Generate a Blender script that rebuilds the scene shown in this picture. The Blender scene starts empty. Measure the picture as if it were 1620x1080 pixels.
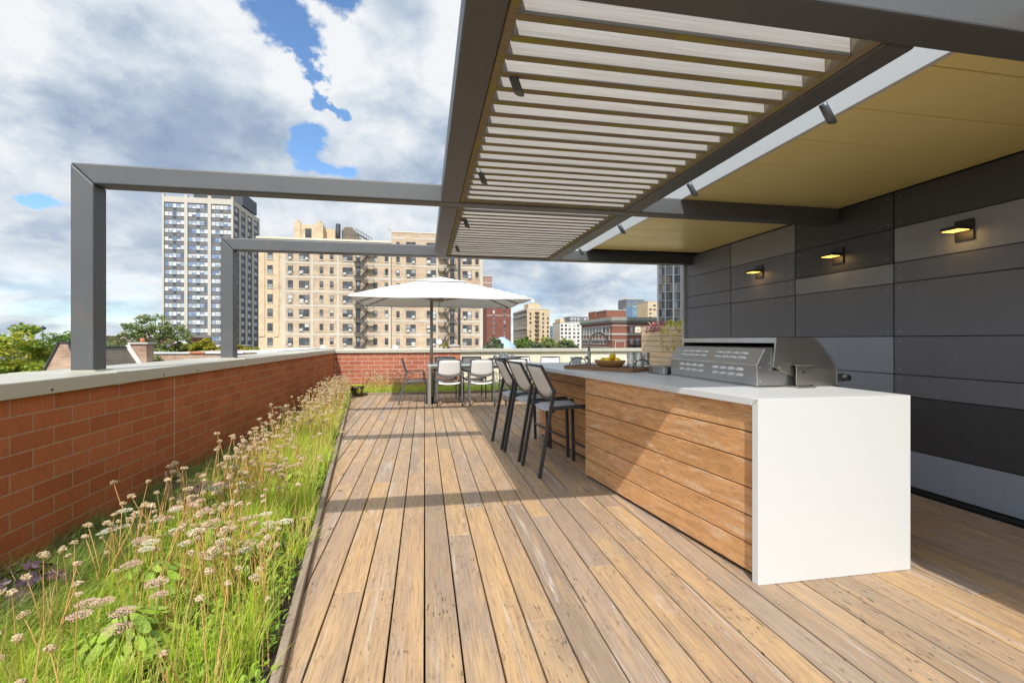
import bpy, bmesh, math, random
import numpy as np
from mathutils import Vector, Matrix, Euler
random.seed(7)
rng = np.random.default_rng(11)
R = math.radians
SC = bpy.context.scene
COL = SC.collection

# ------------------------------------------------------------------ mesh helpers
class MB:
    """collects shapes; build() links them as one mesh object"""
    def __init__(s):
        s.v = []; s.f = []; s.m = []; s.sm = []
    def add(s, vs, fs, m=0, smooth=False):
        b = len(s.v)
        s.v += [tuple(p) for p in vs]
        for f in fs:
            s.f.append([b + i for i in f]); s.m.append(m); s.sm.append(smooth)
        return s
    def box(s, x0, x1, y0, y1, z0, z1, m=0):
        v = [(x, y, z) for z in (z0, z1) for y in (y0, y1) for x in (x0, x1)]
        return s.add(v, [(0, 2, 3, 1), (4, 5, 7, 6), (0, 1, 5, 4), (2, 6, 7, 3), (0, 4, 6, 2), (1, 3, 7, 5)], m)
    def obox(s, c, ax, ay, az, m=0):
        c, ax, ay, az = map(Vector, (c, ax, ay, az))
        v = [c + i * ax + j * ay + k * az for k in (-1, 1) for j in (-1, 1) for i in (-1, 1)]
        return s.add(v, [(0, 2, 3, 1), (4, 5, 7, 6), (0, 1, 5, 4), (2, 6, 7, 3), (0, 4, 6, 2), (1, 3, 7, 5)], m)
    def bar(s, p, q, w, h, up=(0, 0, 1), m=0):
        p, q = Vector(p), Vector(q); d = (q - p)
        L = d.length; d.normalize(); up = Vector(up)
        sx = d.cross(up)
        if sx.length < 1e-4: sx = d.cross(Vector((0, 1, 0)))
        sx.normalize(); uz = sx.cross(d)
        return s.obox((p + q) / 2, d * (L / 2), sx * (w / 2), uz * (h / 2), m)
    def prism(s, poly, lo, hi, axis='z', m=0):
        n = len(poly)
        def P(a, b, t):
            return {'z': (a, b, t), 'y': (a, t, b), 'x': (t, a, b)}[axis]
        v = [P(a, b, lo) for a, b in poly] + [P(a, b, hi) for a, b in poly]
        f = [tuple(range(n))[::-1], tuple(range(n, 2 * n))] + [(i, (i + 1) % n, n + (i + 1) % n, n + i) for i in range(n)]
        return s.add(v, f, m)
    def tube(s, pts, r, n=8, m=0, cap=True):
        pts = [Vector(p) for p in pts]
        rs = r if isinstance(r, (list, tuple)) else [r] * len(pts)
        ref = None; vs = []
        for i, p in enumerate(pts):
            d = (pts[min(i + 1, len(pts) - 1)] - pts[max(i - 1, 0)]).normalized()
            if ref is None:
                ref = d.orthogonal().normalized()
            a = (ref - d * ref.dot(d)).normalized(); b = d.cross(a); ref = a
            for k in range(n):
                t = 2 * math.pi * k / n
                vs.append(p + (a * math.cos(t) + b * math.sin(t)) * rs[i])
        fs = [(i * n + k, i * n + (k + 1) % n, (i + 1) * n + (k + 1) % n, (i + 1) * n + k)
              for i in range(len(pts) - 1) for k in range(n)]
        s.add(vs, fs, m, True)
        if cap:
            b = len(s.v) - len(vs)
            s.f += [[b + k for k in range(n)][::-1], [b + len(vs) - n + k for k in range(n)]]
            s.m += [m, m]; s.sm += [False, False]
        return s
    def lathe(s, prof, c=(0, 0, 0), n=24, m=0, sx=1, sy=1):
        vs = [(c[0] + r * math.cos(2 * math.pi * k / n) * sx, c[1] + r * math.sin(2 * math.pi * k / n) * sy, c[2] + z)
              for r, z in prof for k in range(n)]
        fs = [(i * n + k, i * n + (k + 1) % n, (i + 1) * n + (k + 1) % n, (i + 1) * n + k)
              for i in range(len(prof) - 1) for k in range(n)]
        return s.add(vs, fs, m, True)
    def ball(s, c, r, m=0, n=16, k=10, sq=(1, 1, 1)):
        prof = [(max(1e-4, math.sin(math.pi * i / k)) * r, -math.cos(math.pi * i / k) * r) for i in range(k + 1)]
        vs = [(c[0] + a * math.cos(2 * math.pi * j / n) * sq[0], c[1] + a * math.sin(2 * math.pi * j / n) * sq[1], c[2] + z * sq[2])
              for a, z in prof for j in range(n)]
        fs = [(i * n + j, i * n + (j + 1) % n, (i + 1) * n + (j + 1) % n, (i + 1) * n + j) for i in range(k) for j in range(n)]
        return s.add(vs, fs, m, True)
    def mesh(s, name, mats):
        me = bpy.data.meshes.new(name)
        me.from_pydata(s.v, [], s.f)
        for mt in (mats if isinstance(mats, (list, tuple)) else [mats]):
            me.materials.append(mt)
        me.polygons.foreach_set('material_index', s.m)
        me.polygons.foreach_set('use_smooth', s.sm)
        me.update()
        return me
    def build(s, name, mats, parent=None, bevel=0, seg=2, kind=None, fix=True):
        me = s.mesh(name, mats)
        if fix:
            bm = bmesh.new(); bm.from_mesh(me)
            bmesh.ops.recalc_face_normals(bm, faces=bm.faces); bm.to_mesh(me); bm.free()
        o = link(name, me, parent)
        if bevel:
            md = o.modifiers.new('bevel', 'BEVEL'); md.width = bevel; md.segments = seg; md.limit_method = 'ANGLE'
            md.harden_normals = False
        if kind: o['kind'] = kind
        return o

def link(name, data, parent=None, loc=None, rz=None):
    o = bpy.data.objects.new(name, data); COL.objects.link(o)
    if parent: o.parent = parent
    if loc is not None: o.location = loc
    if rz is not None: o.rotation_euler = (0, 0, rz)
    return o

def tag(o, label, cat, group=None, kind=None):
    if label: o['label'] = label
    if cat: o['category'] = cat
    if group: o['group'] = group
    if kind: o['kind'] = kind
    return o

def thing(name, label, cat, loc=(0, 0, 0), rz=0, group=None):
    return tag(link(name, None, None, loc, rz), label, cat, group)

def quick_mesh(name, V, Fq, mat, smooth=False):
    me = bpy.data.meshes.new(name)
    V = np.asarray(V, np.float32).reshape(-1, 3); Fq = np.asarray(Fq, np.int32)
    k = Fq.shape[1]; n = len(Fq)
    me.vertices.add(len(V)); me.vertices.foreach_set('co', V.ravel())
    me.loops.add(n * k); me.loops.foreach_set('vertex_index', Fq.ravel())
    me.polygons.add(n)
    me.polygons.foreach_set('loop_start', np.arange(0, n * k, k, dtype=np.int32))
    try: me.polygons.foreach_set('loop_total', np.full(n, k, np.int32))
    except Exception: pass
    me.materials.append(mat)
    if smooth: me.polygons.foreach_set('use_smooth', np.ones(n, bool))
    me.update(calc_edges=True); me.validate()
    return me

# ------------------------------------------------------------------ node helpers
class G:
    def __init__(s, name):
        s.mat = bpy.data.materials.new(name); s.mat.use_nodes = True
        s.nt = s.mat.node_tree; s.nt.nodes.clear()
        s.out = s.nt.nodes.new('ShaderNodeOutputMaterial')
        s.tc = s.nt.nodes.new('ShaderNodeTexCoord'); s.geo = s.nt.nodes.new('ShaderNodeNewGeometry')
        s.obj = s.tc.outputs['Object']; s.rnd = s.geo.outputs['Random Per Island']
    def put(s, sock, v):
        if v is None: return
        if hasattr(v, 'links'): s.nt.links.new(v, sock)
        elif isinstance(v, (tuple, list)):
            sock.default_value = (*v, 1.0) if (len(v) == 3 and len(sock.default_value) == 4) else v
        else: sock.default_value = v
    def n(s, t, **kw):
        nd = s.nt.nodes.new(t)
        for k, v in kw.items():
            k2 = k.replace('_', ' ')
            if k2 in nd.inputs: s.put(nd.inputs[k2], v)
            else: setattr(nd, k, v)
        return nd
    def math(s, op, a, b=None, c=None, clamp=False):
        nd = s.nt.nodes.new('ShaderNodeMath'); nd.operation = op; nd.use_clamp = clamp
        for i, v in enumerate((a, b, c)): s.put(nd.inputs[i], v)
        return nd.outputs[0]
    def vmath(s, op, a, b):
        nd = s.nt.nodes.new('ShaderNodeVectorMath'); nd.operation = op
        s.put(nd.inputs[0], a); s.put(nd.inputs[1], b); return nd.outputs[0]
    def scale(s, vec, sc, off=None):
        v = s.vmath('MULTIPLY', vec, sc)
        if off is not None: v = s.vmath('ADD', v, off)
        return v
    def noise(s, vec, scale=5, detail=4, rough=.55, dist=0):
        nd = s.n('ShaderNodeTexNoise', Vector=vec, Scale=scale, Detail=detail, Roughness=rough, Distortion=dist)
        return nd.outputs[0]
    def ramp(s, fac, stops, interp='LINEAR'):
        nd = s.nt.nodes.new('ShaderNodeValToRGB'); nd.color_ramp.interpolation = interp
        el = nd.color_ramp.elements
        while len(el) < len(stops): el.new(.5)
        for e, (p, c) in zip(el, stops):
            e.position = p
            e.color = (c, c, c, 1) if isinstance(c, (int, float)) else (*c, 1)
        s.put(nd.inputs[0], fac); return nd.outputs[0]
    def mix(s, fac, a, b, mode='MIX'):
        nd = s.nt.nodes.new('ShaderNodeMix'); nd.data_type = 'RGBA'; nd.blend_type = mode
        s.put(nd.inputs[0], fac); s.put(nd.inputs[6], a); s.put(nd.inputs[7], b); return nd.outputs[2]
    def sep(s, vec):
        nd = s.n('ShaderNodeSeparateXYZ'); s.put(nd.inputs[0], vec); return nd.outputs
    def comb(s, x=0, y=0, z=0):
        nd = s.nt.nodes.new('ShaderNodeCombineXYZ')
        for i, v in enumerate((x, y, z)): s.put(nd.inputs[i], v)
        return nd.outputs[0]
    def bump(s, h, strength=.3, dist=.01, normal=None):
        nd = s.n('ShaderNodeBump', Height=h, Strength=strength, Distance=dist)
        if normal is not None: s.put(nd.inputs['Normal'], normal)
        return nd.outputs[0]
    def surf(s, color, rough=.6, metal=0, normal=None, spec=.5, **kw):
        b = s.nt.nodes.new('ShaderNodeBsdfPrincipled')
        s.put(b.inputs['Base Color'], color); s.put(b.inputs['Roughness'], rough); s.put(b.inputs['Metallic'], metal)
        s.put(b.inputs['Specular IOR Level'], spec)
        if normal is not None: s.put(b.inputs['Normal'], normal)
        for k, v in kw.items(): s.put(b.inputs[k.replace('_', ' ')], v)
        s.nt.links.new(b.outputs[0], s.out.inputs[0]); s.bsdf = b
        return s.mat

def simple(name, color, rough=.6, metal=0, var=.12, scale=8, bump=0, spec=.5, rv=.2):
    g = G(name)
    n = g.noise(g.obj, scale, 5, .6)
    c = g.mix(n, tuple(x * (1 - var) for x in color), tuple(min(1, x * (1 + var)) for x in color))
    nm = g.bump(g.noise(g.obj, scale * 12, 3), bump, .004) if bump else None
    rr = g.math('MULTIPLY_ADD', g.noise(g.obj, scale * 2.3, 3), rv, max(.02, rough - rv / 2))
    return g.surf(c, rr, metal, nm, spec)

# ------------------------------------------------------------------ materials
def m_deck():
    g = G('weathered_deck_wood')
    x = g.scale(g.obj, (1, 1, 1), g.comb(g.math('MULTIPLY', g.rnd, 17.3), g.math('MULTIPLY', g.rnd, 91.7), 0))
    base = g.ramp(g.rnd, [(0, (.43, .285, .175)), (.14, (.52, .325, .16)), (.28, (.34, .25, .185)), (.42, (.47, .295, .16)), (.55, (.39, .295, .225)), (.68, (.55, .345, .165)), (.8, (.30, .215, .15)), (.9, (.46, .315, .20)), (1, (.39, .255, .155))])
    fine = g.noise(g.scale(x, (110, 4.5, 1)), 1, 6, .65, .6)
    mid = g.noise(g.scale(x, (26, 1.1, 1)), 1, 5, .6, 1.4)
    big = g.noise(g.scale(x, (5.5, .9, 1)), 1, 4, .6, 1.2)
    c = g.mix(g.ramp(mid, [(.35, 0), (.7, 1)]), base, g.mix(.55, base, (.29, .235, .195)))
    c = g.mix(g.ramp(big, [(.48, 0), (.66, .6)]), c, (.58, .375, .18))
    c = g.mix(g.ramp(g.noise(g.scale(x, (7, .55, 3)), 1, 6, .7, 2.2), [(.57, 0), (.70, .75)]), c, (.56, .505, .45))
    c = g.mix(g.ramp(fine, [(.34, .6), (.54, 0)]), c, (.20, .135, .08))
    c = g.mix(g.ramp(g.noise(g.scale(x, (240, 9, 1)), 1, 3, .6, .3), [(.56, 0), (.72, .22)]), c, (.60, .49, .36))
    pit = g.noise(g.scale(x, (75, 17, 1)), 1, 2, .5, .4)
    zone = g.ramp(g.noise(g.scale(x, (4, 1.3, 1), (31, 7, 0)), 1, 3), [(.45, 0), (.62, 1)])
    pm = g.math('MULTIPLY', g.ramp(pit, [(.62, 0), (.68, 1)]), zone)
    c = g.mix(g.math('MULTIPLY', pm, .85), c, (.07, .05, .04))
    scr = g.noise(g.scale(g.obj, (3.5, 5.0, 1), (3, 1, 0)), 1, 8, .75, 3.5)
    c = g.mix(g.ramp(scr, [(.68, 0), (.76, .5)]), c, (.66, .61, .56))
    h = g.math('ADD', g.math('MULTIPLY', fine, .5), g.math('SUBTRACT', g.math('MULTIPLY', mid, .6), pm))
    return g.surf(c, g.math('MULTIPLY_ADD', mid, .2, .55), 0, g.bump(h, .35, .003), .3)

def m_clad(name, cols, axis, white=.5, dark=.35):
    """horizontal boards: grain runs along the given axis"""
    g = G(name)
    o = g.scale(g.obj, (1, 1, 1), g.comb(g.math('MULTIPLY', g.rnd, 13.1), g.math('MULTIPLY', g.rnd, 57.0), g.math('MULTIPLY', g.rnd, 5.0)))
    st = (1.3, 13, 13) if axis == 'x' else (13, 1.3, 13)
    sf = (5, 90, 90) if axis == 'x' else (90, 5, 90)
    base = g.ramp(g.rnd, [(i / (len(cols) - 1), c) for i, c in enumerate(cols)])
    mid = g.noise(g.scale(o, st), 1, 6, .6, 1.6)
    fine = g.noise(g.scale(o, sf), 1, 5, .6, .5)
    c = g.mix(g.ramp(mid, [(.3, .8), (.6, 0)]), base, tuple(x * .62 for x in cols[0]))
    wh = g.noise(g.scale(o, tuple(a * .55 for a in st), (9, 3, 1)), 1, 7, .72, 2.6)
    c = g.mix(g.ramp(wh, [(.53, 0), (.68, white)]), c, (.80, .66, .50))
    c = g.mix(g.ramp(fine, [(.3, dark), (.5, 0)]), c, tuple(x * .45 for x in cols[0]))
    return g.surf(c, .6, 0, g.bump(g.math('ADD', fine, mid), .25, .003), .3)

def m_brick(name, ax, a, b, mortar, bw=.305, bh=.1016, ms=.0055, off=(0, 0, 0), streak=True):
    g = G(name)
    p = g.sep(g.obj)
    v = g.comb(p[{'x': 0, 'y': 1}[ax]], p[2], 0)
    v = g.vmath('ADD', v, off)
    br = g.nt.nodes.new('ShaderNodeTexBrick')
    g.put(br.inputs['Vector'], v); br.offset = .5; br.squash = 1
    for k, val in (('Scale', 1.0), ('Brick Width', bw), ('Row Height', bh), ('Mortar Size', ms), ('Mortar Smooth', .25), ('Bias', 0.0)):
        br.inputs[k].default_value = val
    br.inputs['Color1'].default_value = (0, 0, 0, 1); br.inputs['Color2'].default_value = (1, 1, 1, 1)
    cell = g.sep(br.outputs['Color'])[0]
    c = g.mix(cell, a, b)
    st = g.noise(g.scale(v, (90, 9, 1)), 1, 4, .6)
    c = g.mix(g.ramp(st, [(.4, 0), (.75, .5)]), c, tuple(x * .6 for x in a))
    big = g.noise(v, 2.2, 4, .6)
    c = g.mix(g.ramp(big, [(.4, 0), (.8, .35)]), c, tuple(min(1, x * 1.35) for x in b))
    sp = g.noise(v, 140, 2, .5)
    c = g.mix(g.ramp(sp, [(.66, 0), (.74, .5)]), c, tuple(min(1, x * 2) for x in b))
    mo = g.mix(g.noise(v, 30, 4), tuple(x * .75 for x in mortar), mortar)
    c = g.mix(br.outputs['Fac'], c, mo)
    h = g.math('SUBTRACT', g.math('MULTIPLY', st, .25), br.outputs['Fac'])
    return g.surf(c, .85, 0, g.bump(h, .6, .006), .2)

def m_steel_dark():
    g = G('charcoal_painted_steel')
    n = g.noise(g.obj, 3, 5, .65); f = g.noise(g.obj, 160, 2, .5)
    c = g.mix(n, (.066, .068, .071), (.095, .097, .100))
    c = g.mix(g.ramp(g.noise(g.scale(g.obj, (2.5, 2.5, 2.5), (4, 2, 7)), 1, 7, .75), [(.6, 0), (.72, .55)]), c, (.13, .105, .08))
    c = g.mix(g.ramp(f, [(.66, 0), (.75, .3)]), c, (.19, .185, .175))
    dr = g.noise(g.scale(g.obj, (26, 26, 1.2), (2, 9, 1)), 1, 4, .6)
    c = g.mix(g.ramp(dr, [(.60, 0), (.74, .28)]), c, (.055, .055, .056))

    return g.surf(c, g.math('MULTIPLY_ADD', n, .2, .36), .0, g.bump(f, .12, .002), .5)

def m_panel(name, c):
    g = G(name)
    n = g.noise(g.obj, 1.6, 5, .6); f = g.noise(g.obj, 260, 2, .5)
    cc = g.mix(n, tuple(x * .86 for x in c), tuple(x * 1.14 for x in c))
    cc = g.mix(g.ramp(g.noise(g.scale(g.obj, (1, 14, 1.3)), 1, 6, .7), [(.50, 0), (.72, .3)]), cc, tuple(x * .72 for x in c))
    cc = g.mix(g.ramp(g.noise(g.scale(g.obj, (9, 9, 5)), 1, 7, .7), [(.58, 0), (.72, .35)]), cc, tuple(min(1, x * 1.5 + .01) for x in c))
    return g.surf(cc, g.math('MULTIPLY_ADD', n, .15, .42), 0, g.bump(f, .15, .001), .5)

def m_soffit():
    g = G('gold_soffit_panel')
    n = g.noise(g.scale(g.obj, (1, 2.5, 1)), 1.8, 6, .65)
    c = g.mix(n, (.86, .70, .27), (.94, .79, .34))
    sp = g.noise(g.scale(g.obj, (14, 22, 1)), 1, 3, .5, 1)
    zone = g.ramp(g.noise(g.scale(g.obj, (1.6, 1.6, 1), (4.4, 2.2, 0)), 1, 2), [(.52, 0), (.62, 1)])
    c = g.mix(g.math('MULTIPLY', g.ramp(sp, [(.68, 0), (.74, .5)]), zone), c, (.62, .52, .33))
    return g.surf(c, g.math('MULTIPLY_ADD', n, .2, .25), .12, g.bump(n, .06, .004), .5)

def m_steel(name='brushed_stainless', base=(.56, .55, .53), rough=.3, st=(3, 60, 3)):
    g = G(name)
    n = g.noise(g.scale(g.obj, st), 8, 4, .6); w = g.noise(g.obj, 6, 5, .65)
    c = g.mix(n, tuple(x * .8 for x in base), base)
    c = g.mix(g.ramp(w, [(.5, 0), (.75, .3)]), c, tuple(x * .55 for x in base))
    return g.surf(c, g.math('MULTIPLY_ADD', w, .22, rough - .08), 1, g.bump(n, .05, .001))

def m_foliage(name, stops, rough=.5, trans=.3, clump=None, spec=.3, csize=.8):
    g = G(name)
    c = g.ramp(g.rnd, stops)
    if clump:
        c = g.mix(g.ramp(g.noise(g.obj, csize, 3, .55), [(.46, 0), (.6, clump[1])]), c, clump[0])
    b = g.nt.nodes.new('ShaderNodeBsdfPrincipled')
    g.put(b.inputs['Base Color'], c); g.put(b.inputs['Roughness'], rough); g.put(b.inputs['Specular IOR Level'], spec)
    t = g.nt.nodes.new('ShaderNodeBsdfTranslucent'); g.put(t.inputs[0], c)
    mx = g.nt.nodes.new('ShaderNodeMixShader'); mx.inputs[0].default_value = trans
    g.nt.links.new(b.outputs[0], mx.inputs[1]); g.nt.links.new(t.outputs[0], mx.inputs[2])
    g.nt.links.new(mx.outputs[0], g.out.inputs[0])
    return g.mat

def m_fabric(name, c, trans=0):
    g = G(name)
    p = g.sep(g.obj)
    w = g.math('ADD', g.math('SINE', g.math('MULTIPLY', p[0], 1800)), g.math('SINE', g.math('MULTIPLY', p[2], 1800)))
    n = g.noise(g.obj, 7, 4, .6)
    cc = g.mix(n, tuple(x * .88 for x in c), c)
    if trans:
        b = g.nt.nodes.new('ShaderNodeBsdfDiffuse'); g.put(b.inputs[0], cc)
        t = g.nt.nodes.new('ShaderNodeBsdfTranslucent'); g.put(t.inputs[0], cc)
        mx = g.nt.nodes.new('ShaderNodeMixShader'); mx.inputs[0].default_value = trans
        g.nt.links.new(b.outputs[0], mx.inputs[1]); g.nt.links.new(t.outputs[0], mx.inputs[2])
        g.nt.links.new(mx.outputs[0], g.out.inputs[0]); return g.mat
    return g.surf(cc, .75, 0, g.bump(w, .1, .0008), .25)

def m_glassy(name, cols, rough=.08, spec=.6):
    g = G(name)
    oi = g.nt.nodes.new('ShaderNodeObjectInfo')
    f = g.math('FRACT', g.math('ADD', g.rnd, g.math('MULTIPLY', oi.outputs['Random'], 7.31)))
    c = g.ramp(f, [(i / len(cols), c) for i, c in enumerate(cols)], 'CONSTANT')
    return g.surf(c, rough, 0, None, spec)

def m_slat():
    g = G('weathered_grey_slat')
    o = g.scale(g.obj, (1, 1, 1), g.comb(g.math('MULTIPLY', g.rnd, 31.0), 0, g.math('MULTIPLY', g.rnd, 11.0)))
    f = g.noise(g.scale(o, (1.6, 40, 75)), 1, 6, .68, 1.0); m = g.noise(g.scale(o, (1.2, 9, 9)), 1, 4)
    c = g.mix(f, (.20, .19, .18), (.50, .485, .47))
    c = g.mix(g.ramp(m, [(.5, 0), (.75, .4)]), c, (.48, .455, .43))
    return g.surf(c, .8, 0, g.bump(f, .3, .003), .2)
def m_moss():
    g = G('mossy_slat_edge')
    o = g.scale(g.obj, (1, 1, 1), g.comb(g.math('MULTIPLY', g.rnd, 31.0), 0, g.math('MULTIPLY', g.rnd, 11.0)))
    n = g.noise(g.scale(o, (3, 3, 3)), 1, 6, .7)
    c = g.mix(g.noise(g.scale(o, (4, 60, 60)), 1, 5), (.17, .135, .095), (.31, .255, .18))
    c = g.mix(g.ramp(n, [(.46, 0), (.66, .8)]), c, (.27, .275, .025))
    return g.surf(c, .9, 0, g.bump(n, .3, .004), .15)

M = {}
M['deck'] = m_deck()
M['clad'] = m_clad('orange_cedar_cladding', [(.66, .345, .145), (.56, .275, .105), (.76, .45, .215), (.62, .32, .14)], 'y', .55, .6)
M['clad_grey'] = m_clad('weathered_planter_boards', [(.66, .50, .33), (.74, .58, .39), (.78, .58, .34), (.62, .49, .35)], 'y', .6)
M['edge'] = m_clad('weathered_edging_board', [(.30, .235, .175), (.34, .26, .19), (.27, .205, .15)], 'y', .3)
M['edge_x'] = m_clad('weathered_edging_board_far', [(.30, .235, .175), (.34, .26, .19), (.27, .205, .15)], 'x', .3)
M['tray'] = m_clad('dark_acacia', [(.26, .135, .06), (.33, .18, .08), (.21, .105, .045)], 'x', .1)
M['brick_y'] = m_brick('red_brick_side', 'y', (.37, .10, .036), (.48, .147, .056), (.49, .285, .165), off=(.1, .081, 0))
M['brick_x'] = m_brick('red_brick_end', 'x', (.33, .105, .058), (.45, .155, .088), (.66, .53, .46), off=(0, .081, 0))
M['coping'] = simple('coping_metal', (.50, .47, .385), .38, .25, .05, 2, .03)
M['cream'] = simple('cream_cladding_metal', (.68, .62, .49), .5, 0, .04, 1.5)
M['steel_dark'] = m_steel_dark()
M['frame'] = simple('charcoal_chair_frame', (.095, .10, .105), .42, .1, .1, 6)
M['frame_dark'] = simple('dark_stool_frame', (.045, .046, .05), .4, .1, .1, 6)
M['P'] = [m_panel('panel_black', (.056, .057, .063)), m_panel('panel_dark', (.150, .156, .175)), m_panel('panel_slate', (.165, .172, .192)),
          m_panel('panel_grey', (.25, .256, .262)), m_panel('panel_blue_grey', (.30, .335, .395))]
M['black'] = simple('black_matt', (.010, .010, .011), .7)
M['screw'] = simple('zinc_screw', (.6, .6, .58), .35, .8)
M['soffit'] = m_soffit()
M['fascia'] = simple('pale_fascia_metal', (.62, .63, .62), .4, .2, .03, 1)
M['slat'] = m_slat(); M['moss'] = m_moss()
M['quartz'] = simple('white_quartz', (.60, .61, .61), .34, 0, .012, 1.2, rv=.02)
M['steel'] = m_steel()
M['steel_v'] = m_steel('brushed_stainless_side', (.50, .47, .42), .34, (60, 3, 3))
M['vent'] = simple('brightened_vent_steel', (.78, .78, .77), .45, .35, .04)  # paler than the grill steel: the louvres' highlights are put into the colour
M['iron'] = simple('black_iron', (.015, .015, .016), .45)
M['spot'] = simple('blue_grey_spot_metal', (.115, .135, .155), .35, .3)
M['sling'] = m_fabric('cream_sling', (.90, .89, .86), .15)
M['sling_grey'] = m_fabric('grey_sling', (.64, .62, .59))
M['seat_grey'] = m_fabric('grey_seat_sling', (.52, .52, .53))
M['canvas'] = m_fabric('off_white_canvas', (.86, .86, .85), .22)
M['alu'] = simple('grey_aluminium', (.36, .33, .28), .4, .6, .08, 4)
M['table'] = simple('pale_table_top', (.46, .54, .57), .2, 0, .05, 3)
M['bowl'] = m_clad('turned_bowl_wood', [(.36, .17, .06), (.42, .22, .09)], 'x', .2)
M['lemon'] = simple('lemon_skin', (.88, .56, .015), .45, 0, .1, 20, .15)
M['ball'] = simple('pale_rope_ball', (.64, .62, .64), .9, 0, .3, 60, .6)
M['paper'] = simple('white_card', (.78, .78, .78), .6, 0, .02)
M['soil'] = simple('bed_soil', (.055, .042, .03), .95, 0, .5, 30, .8)
M['membrane'] = simple('dark_roof_membrane', (.02, .02, .02), .9)
M['ground'] = simple('city_ground', (.075, .08, .06), .95, 0, .5, .05)
M['pot'] = simple('dark_plastic_pot', (.045, .04, .038), .5)
g = G('drinking_glass_clear')
_t = g.n('ShaderNodeBsdfTransparent', Color=(.86, .89, .90)); _s = g.n('ShaderNodeBsdfGlossy', Color=(1, 1, 1), Roughness=.03); _f = g.n('ShaderNodeLayerWeight', Blend=.42)
_m = g.nt.nodes.new('ShaderNodeMixShader'); g.nt.links.new(_f.outputs['Facing'], _m.inputs[0]); g.nt.links.new(_t.outputs[0], _m.inputs[1]); g.nt.links.new(_s.outputs[0], _m.inputs[2])
g.nt.links.new(_m.outputs[0], g.out.inputs[0]); M['glass'] = g.mat
g = G('amber_led')
e = g.n('ShaderNodeEmission', Color=(1.0, .50, .09), Strength=4.0); g.nt.links.new(e.outputs[0], g.out.inputs[0]); M['led'] = g.mat
# ------------------------------------------------------------------ setting
def curb_x(y): return -.29 - .12 * y
def front_x(y): return 1.66 - .13 * (y - 2.117)

def ground():
    MB().add([(-900, -300, -13), (900, -300, -13), (900, 1800, -13), (-900, 1800, -13)], [(0, 1, 2, 3)]).build('ground', M['ground'], kind='structure')
    MB().box(-2.7, 14, -4.5, 12.3, -.34, -.12).build('roof_slab', M['membrane'], kind='structure')
    # deck boards, each with its own ends; clipped along the slanting edging
    mb = MB(); sc = MB()
    pitch, gap, Y1 = .147, .0080, 11.05
    for i in range(-14, 27):
        x0 = i * pitch + gap / 2; x1 = x0 + pitch - gap
        if x1 > 3.90: x1 = 3.89
        if x0 > 3.88: continue
        def ystart(x): return max(-2.2, (-.29 - x) / .12 + .02)
        ya, yb = ystart(x0), ystart(x1)
        y = min(ya, yb); first = True; cuts = []
        yy = -2.2 + random.uniform(.6, 3.8)
        while yy < Y1 - .6:
            cuts.append(yy); yy += random.choice((1.83, 2.44, 3.05, 3.66, 2.1))
        cuts = [c for c in cuts if c > max(ya, yb) + .3] + [Y1]
        for c in cuts:
            a0, a1 = (ya, yb) if first else (y, y)
            zt = random.uniform(-.0012, .0012)
            mb.prism([(x0, a0), (x1, a1), (x1, c - .0015), (x0, c - .0015)], -.026, zt)
            first = False; y = c + .0015
        for j in range(int((Y1 + 2.2) / .406)):
            ys = -2.1 + j * .406 + random.uniform(-.01, .01)
            for fx in (.22, .78):
                xs = x0 + (x1 - x0) * fx + random.uniform(-.006, .006)
                if ys > max(ya, yb) + .05 and ys < 8 and x1 < 3.6:
                    r = .0042
                    sc.add([(xs + r * math.cos(k * 1.047), ys + r * math.sin(k * 1.047), .0018) for k in range(6)], [tuple(range(6))])
    d = mb.build('deck', M['deck'], bevel=.002, seg=1, kind='structure')
    s = sc.build('screw', M['screw'], d, fix=False); s['kind'] = 'stuff'
    # planting bed soil
    MB().prism([(-2.168, -3), (curb_x(-3) - .04, -3), (curb_x(12.09) - .04, 12.09), (-2.168, 12.09)], -.12, -.05).build('planting_bed', M['soil'], kind='structure')
    MB().box(-1.70, 7.5, 11.095, 12.09, -.119, -.03).build('planting_bed', M['soil'], kind='structure')
    # edging boards
    e = MB(); ys = [-3, .2, 3.25, 6.3, 9.3, 11.27]
    for a, b in zip(ys, ys[1:]):
        e.prism([(curb_x(a) - .034, a + .001), (curb_x(a) + .001, a + .001), (curb_x(b) + .001, b - .001), (curb_x(b) - .034, b - .001)], -.10, .046)
    tag(e.build('deck_edging', M['edge'], bevel=.004), 'slanting grey brown edging board between planted bed and deck', 'edging')
    e = MB()
    for a, b in ((-1.60, .4), (.402, 2.9), (2.902, 7.5)): e.box(a, b, 11.054, 11.09, -.10, .056)
    tag(e.build('deck_edging', M['edge_x'], bevel=.004), 'low brown edging board along far end of deck behind dining chairs', 'edging')

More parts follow.
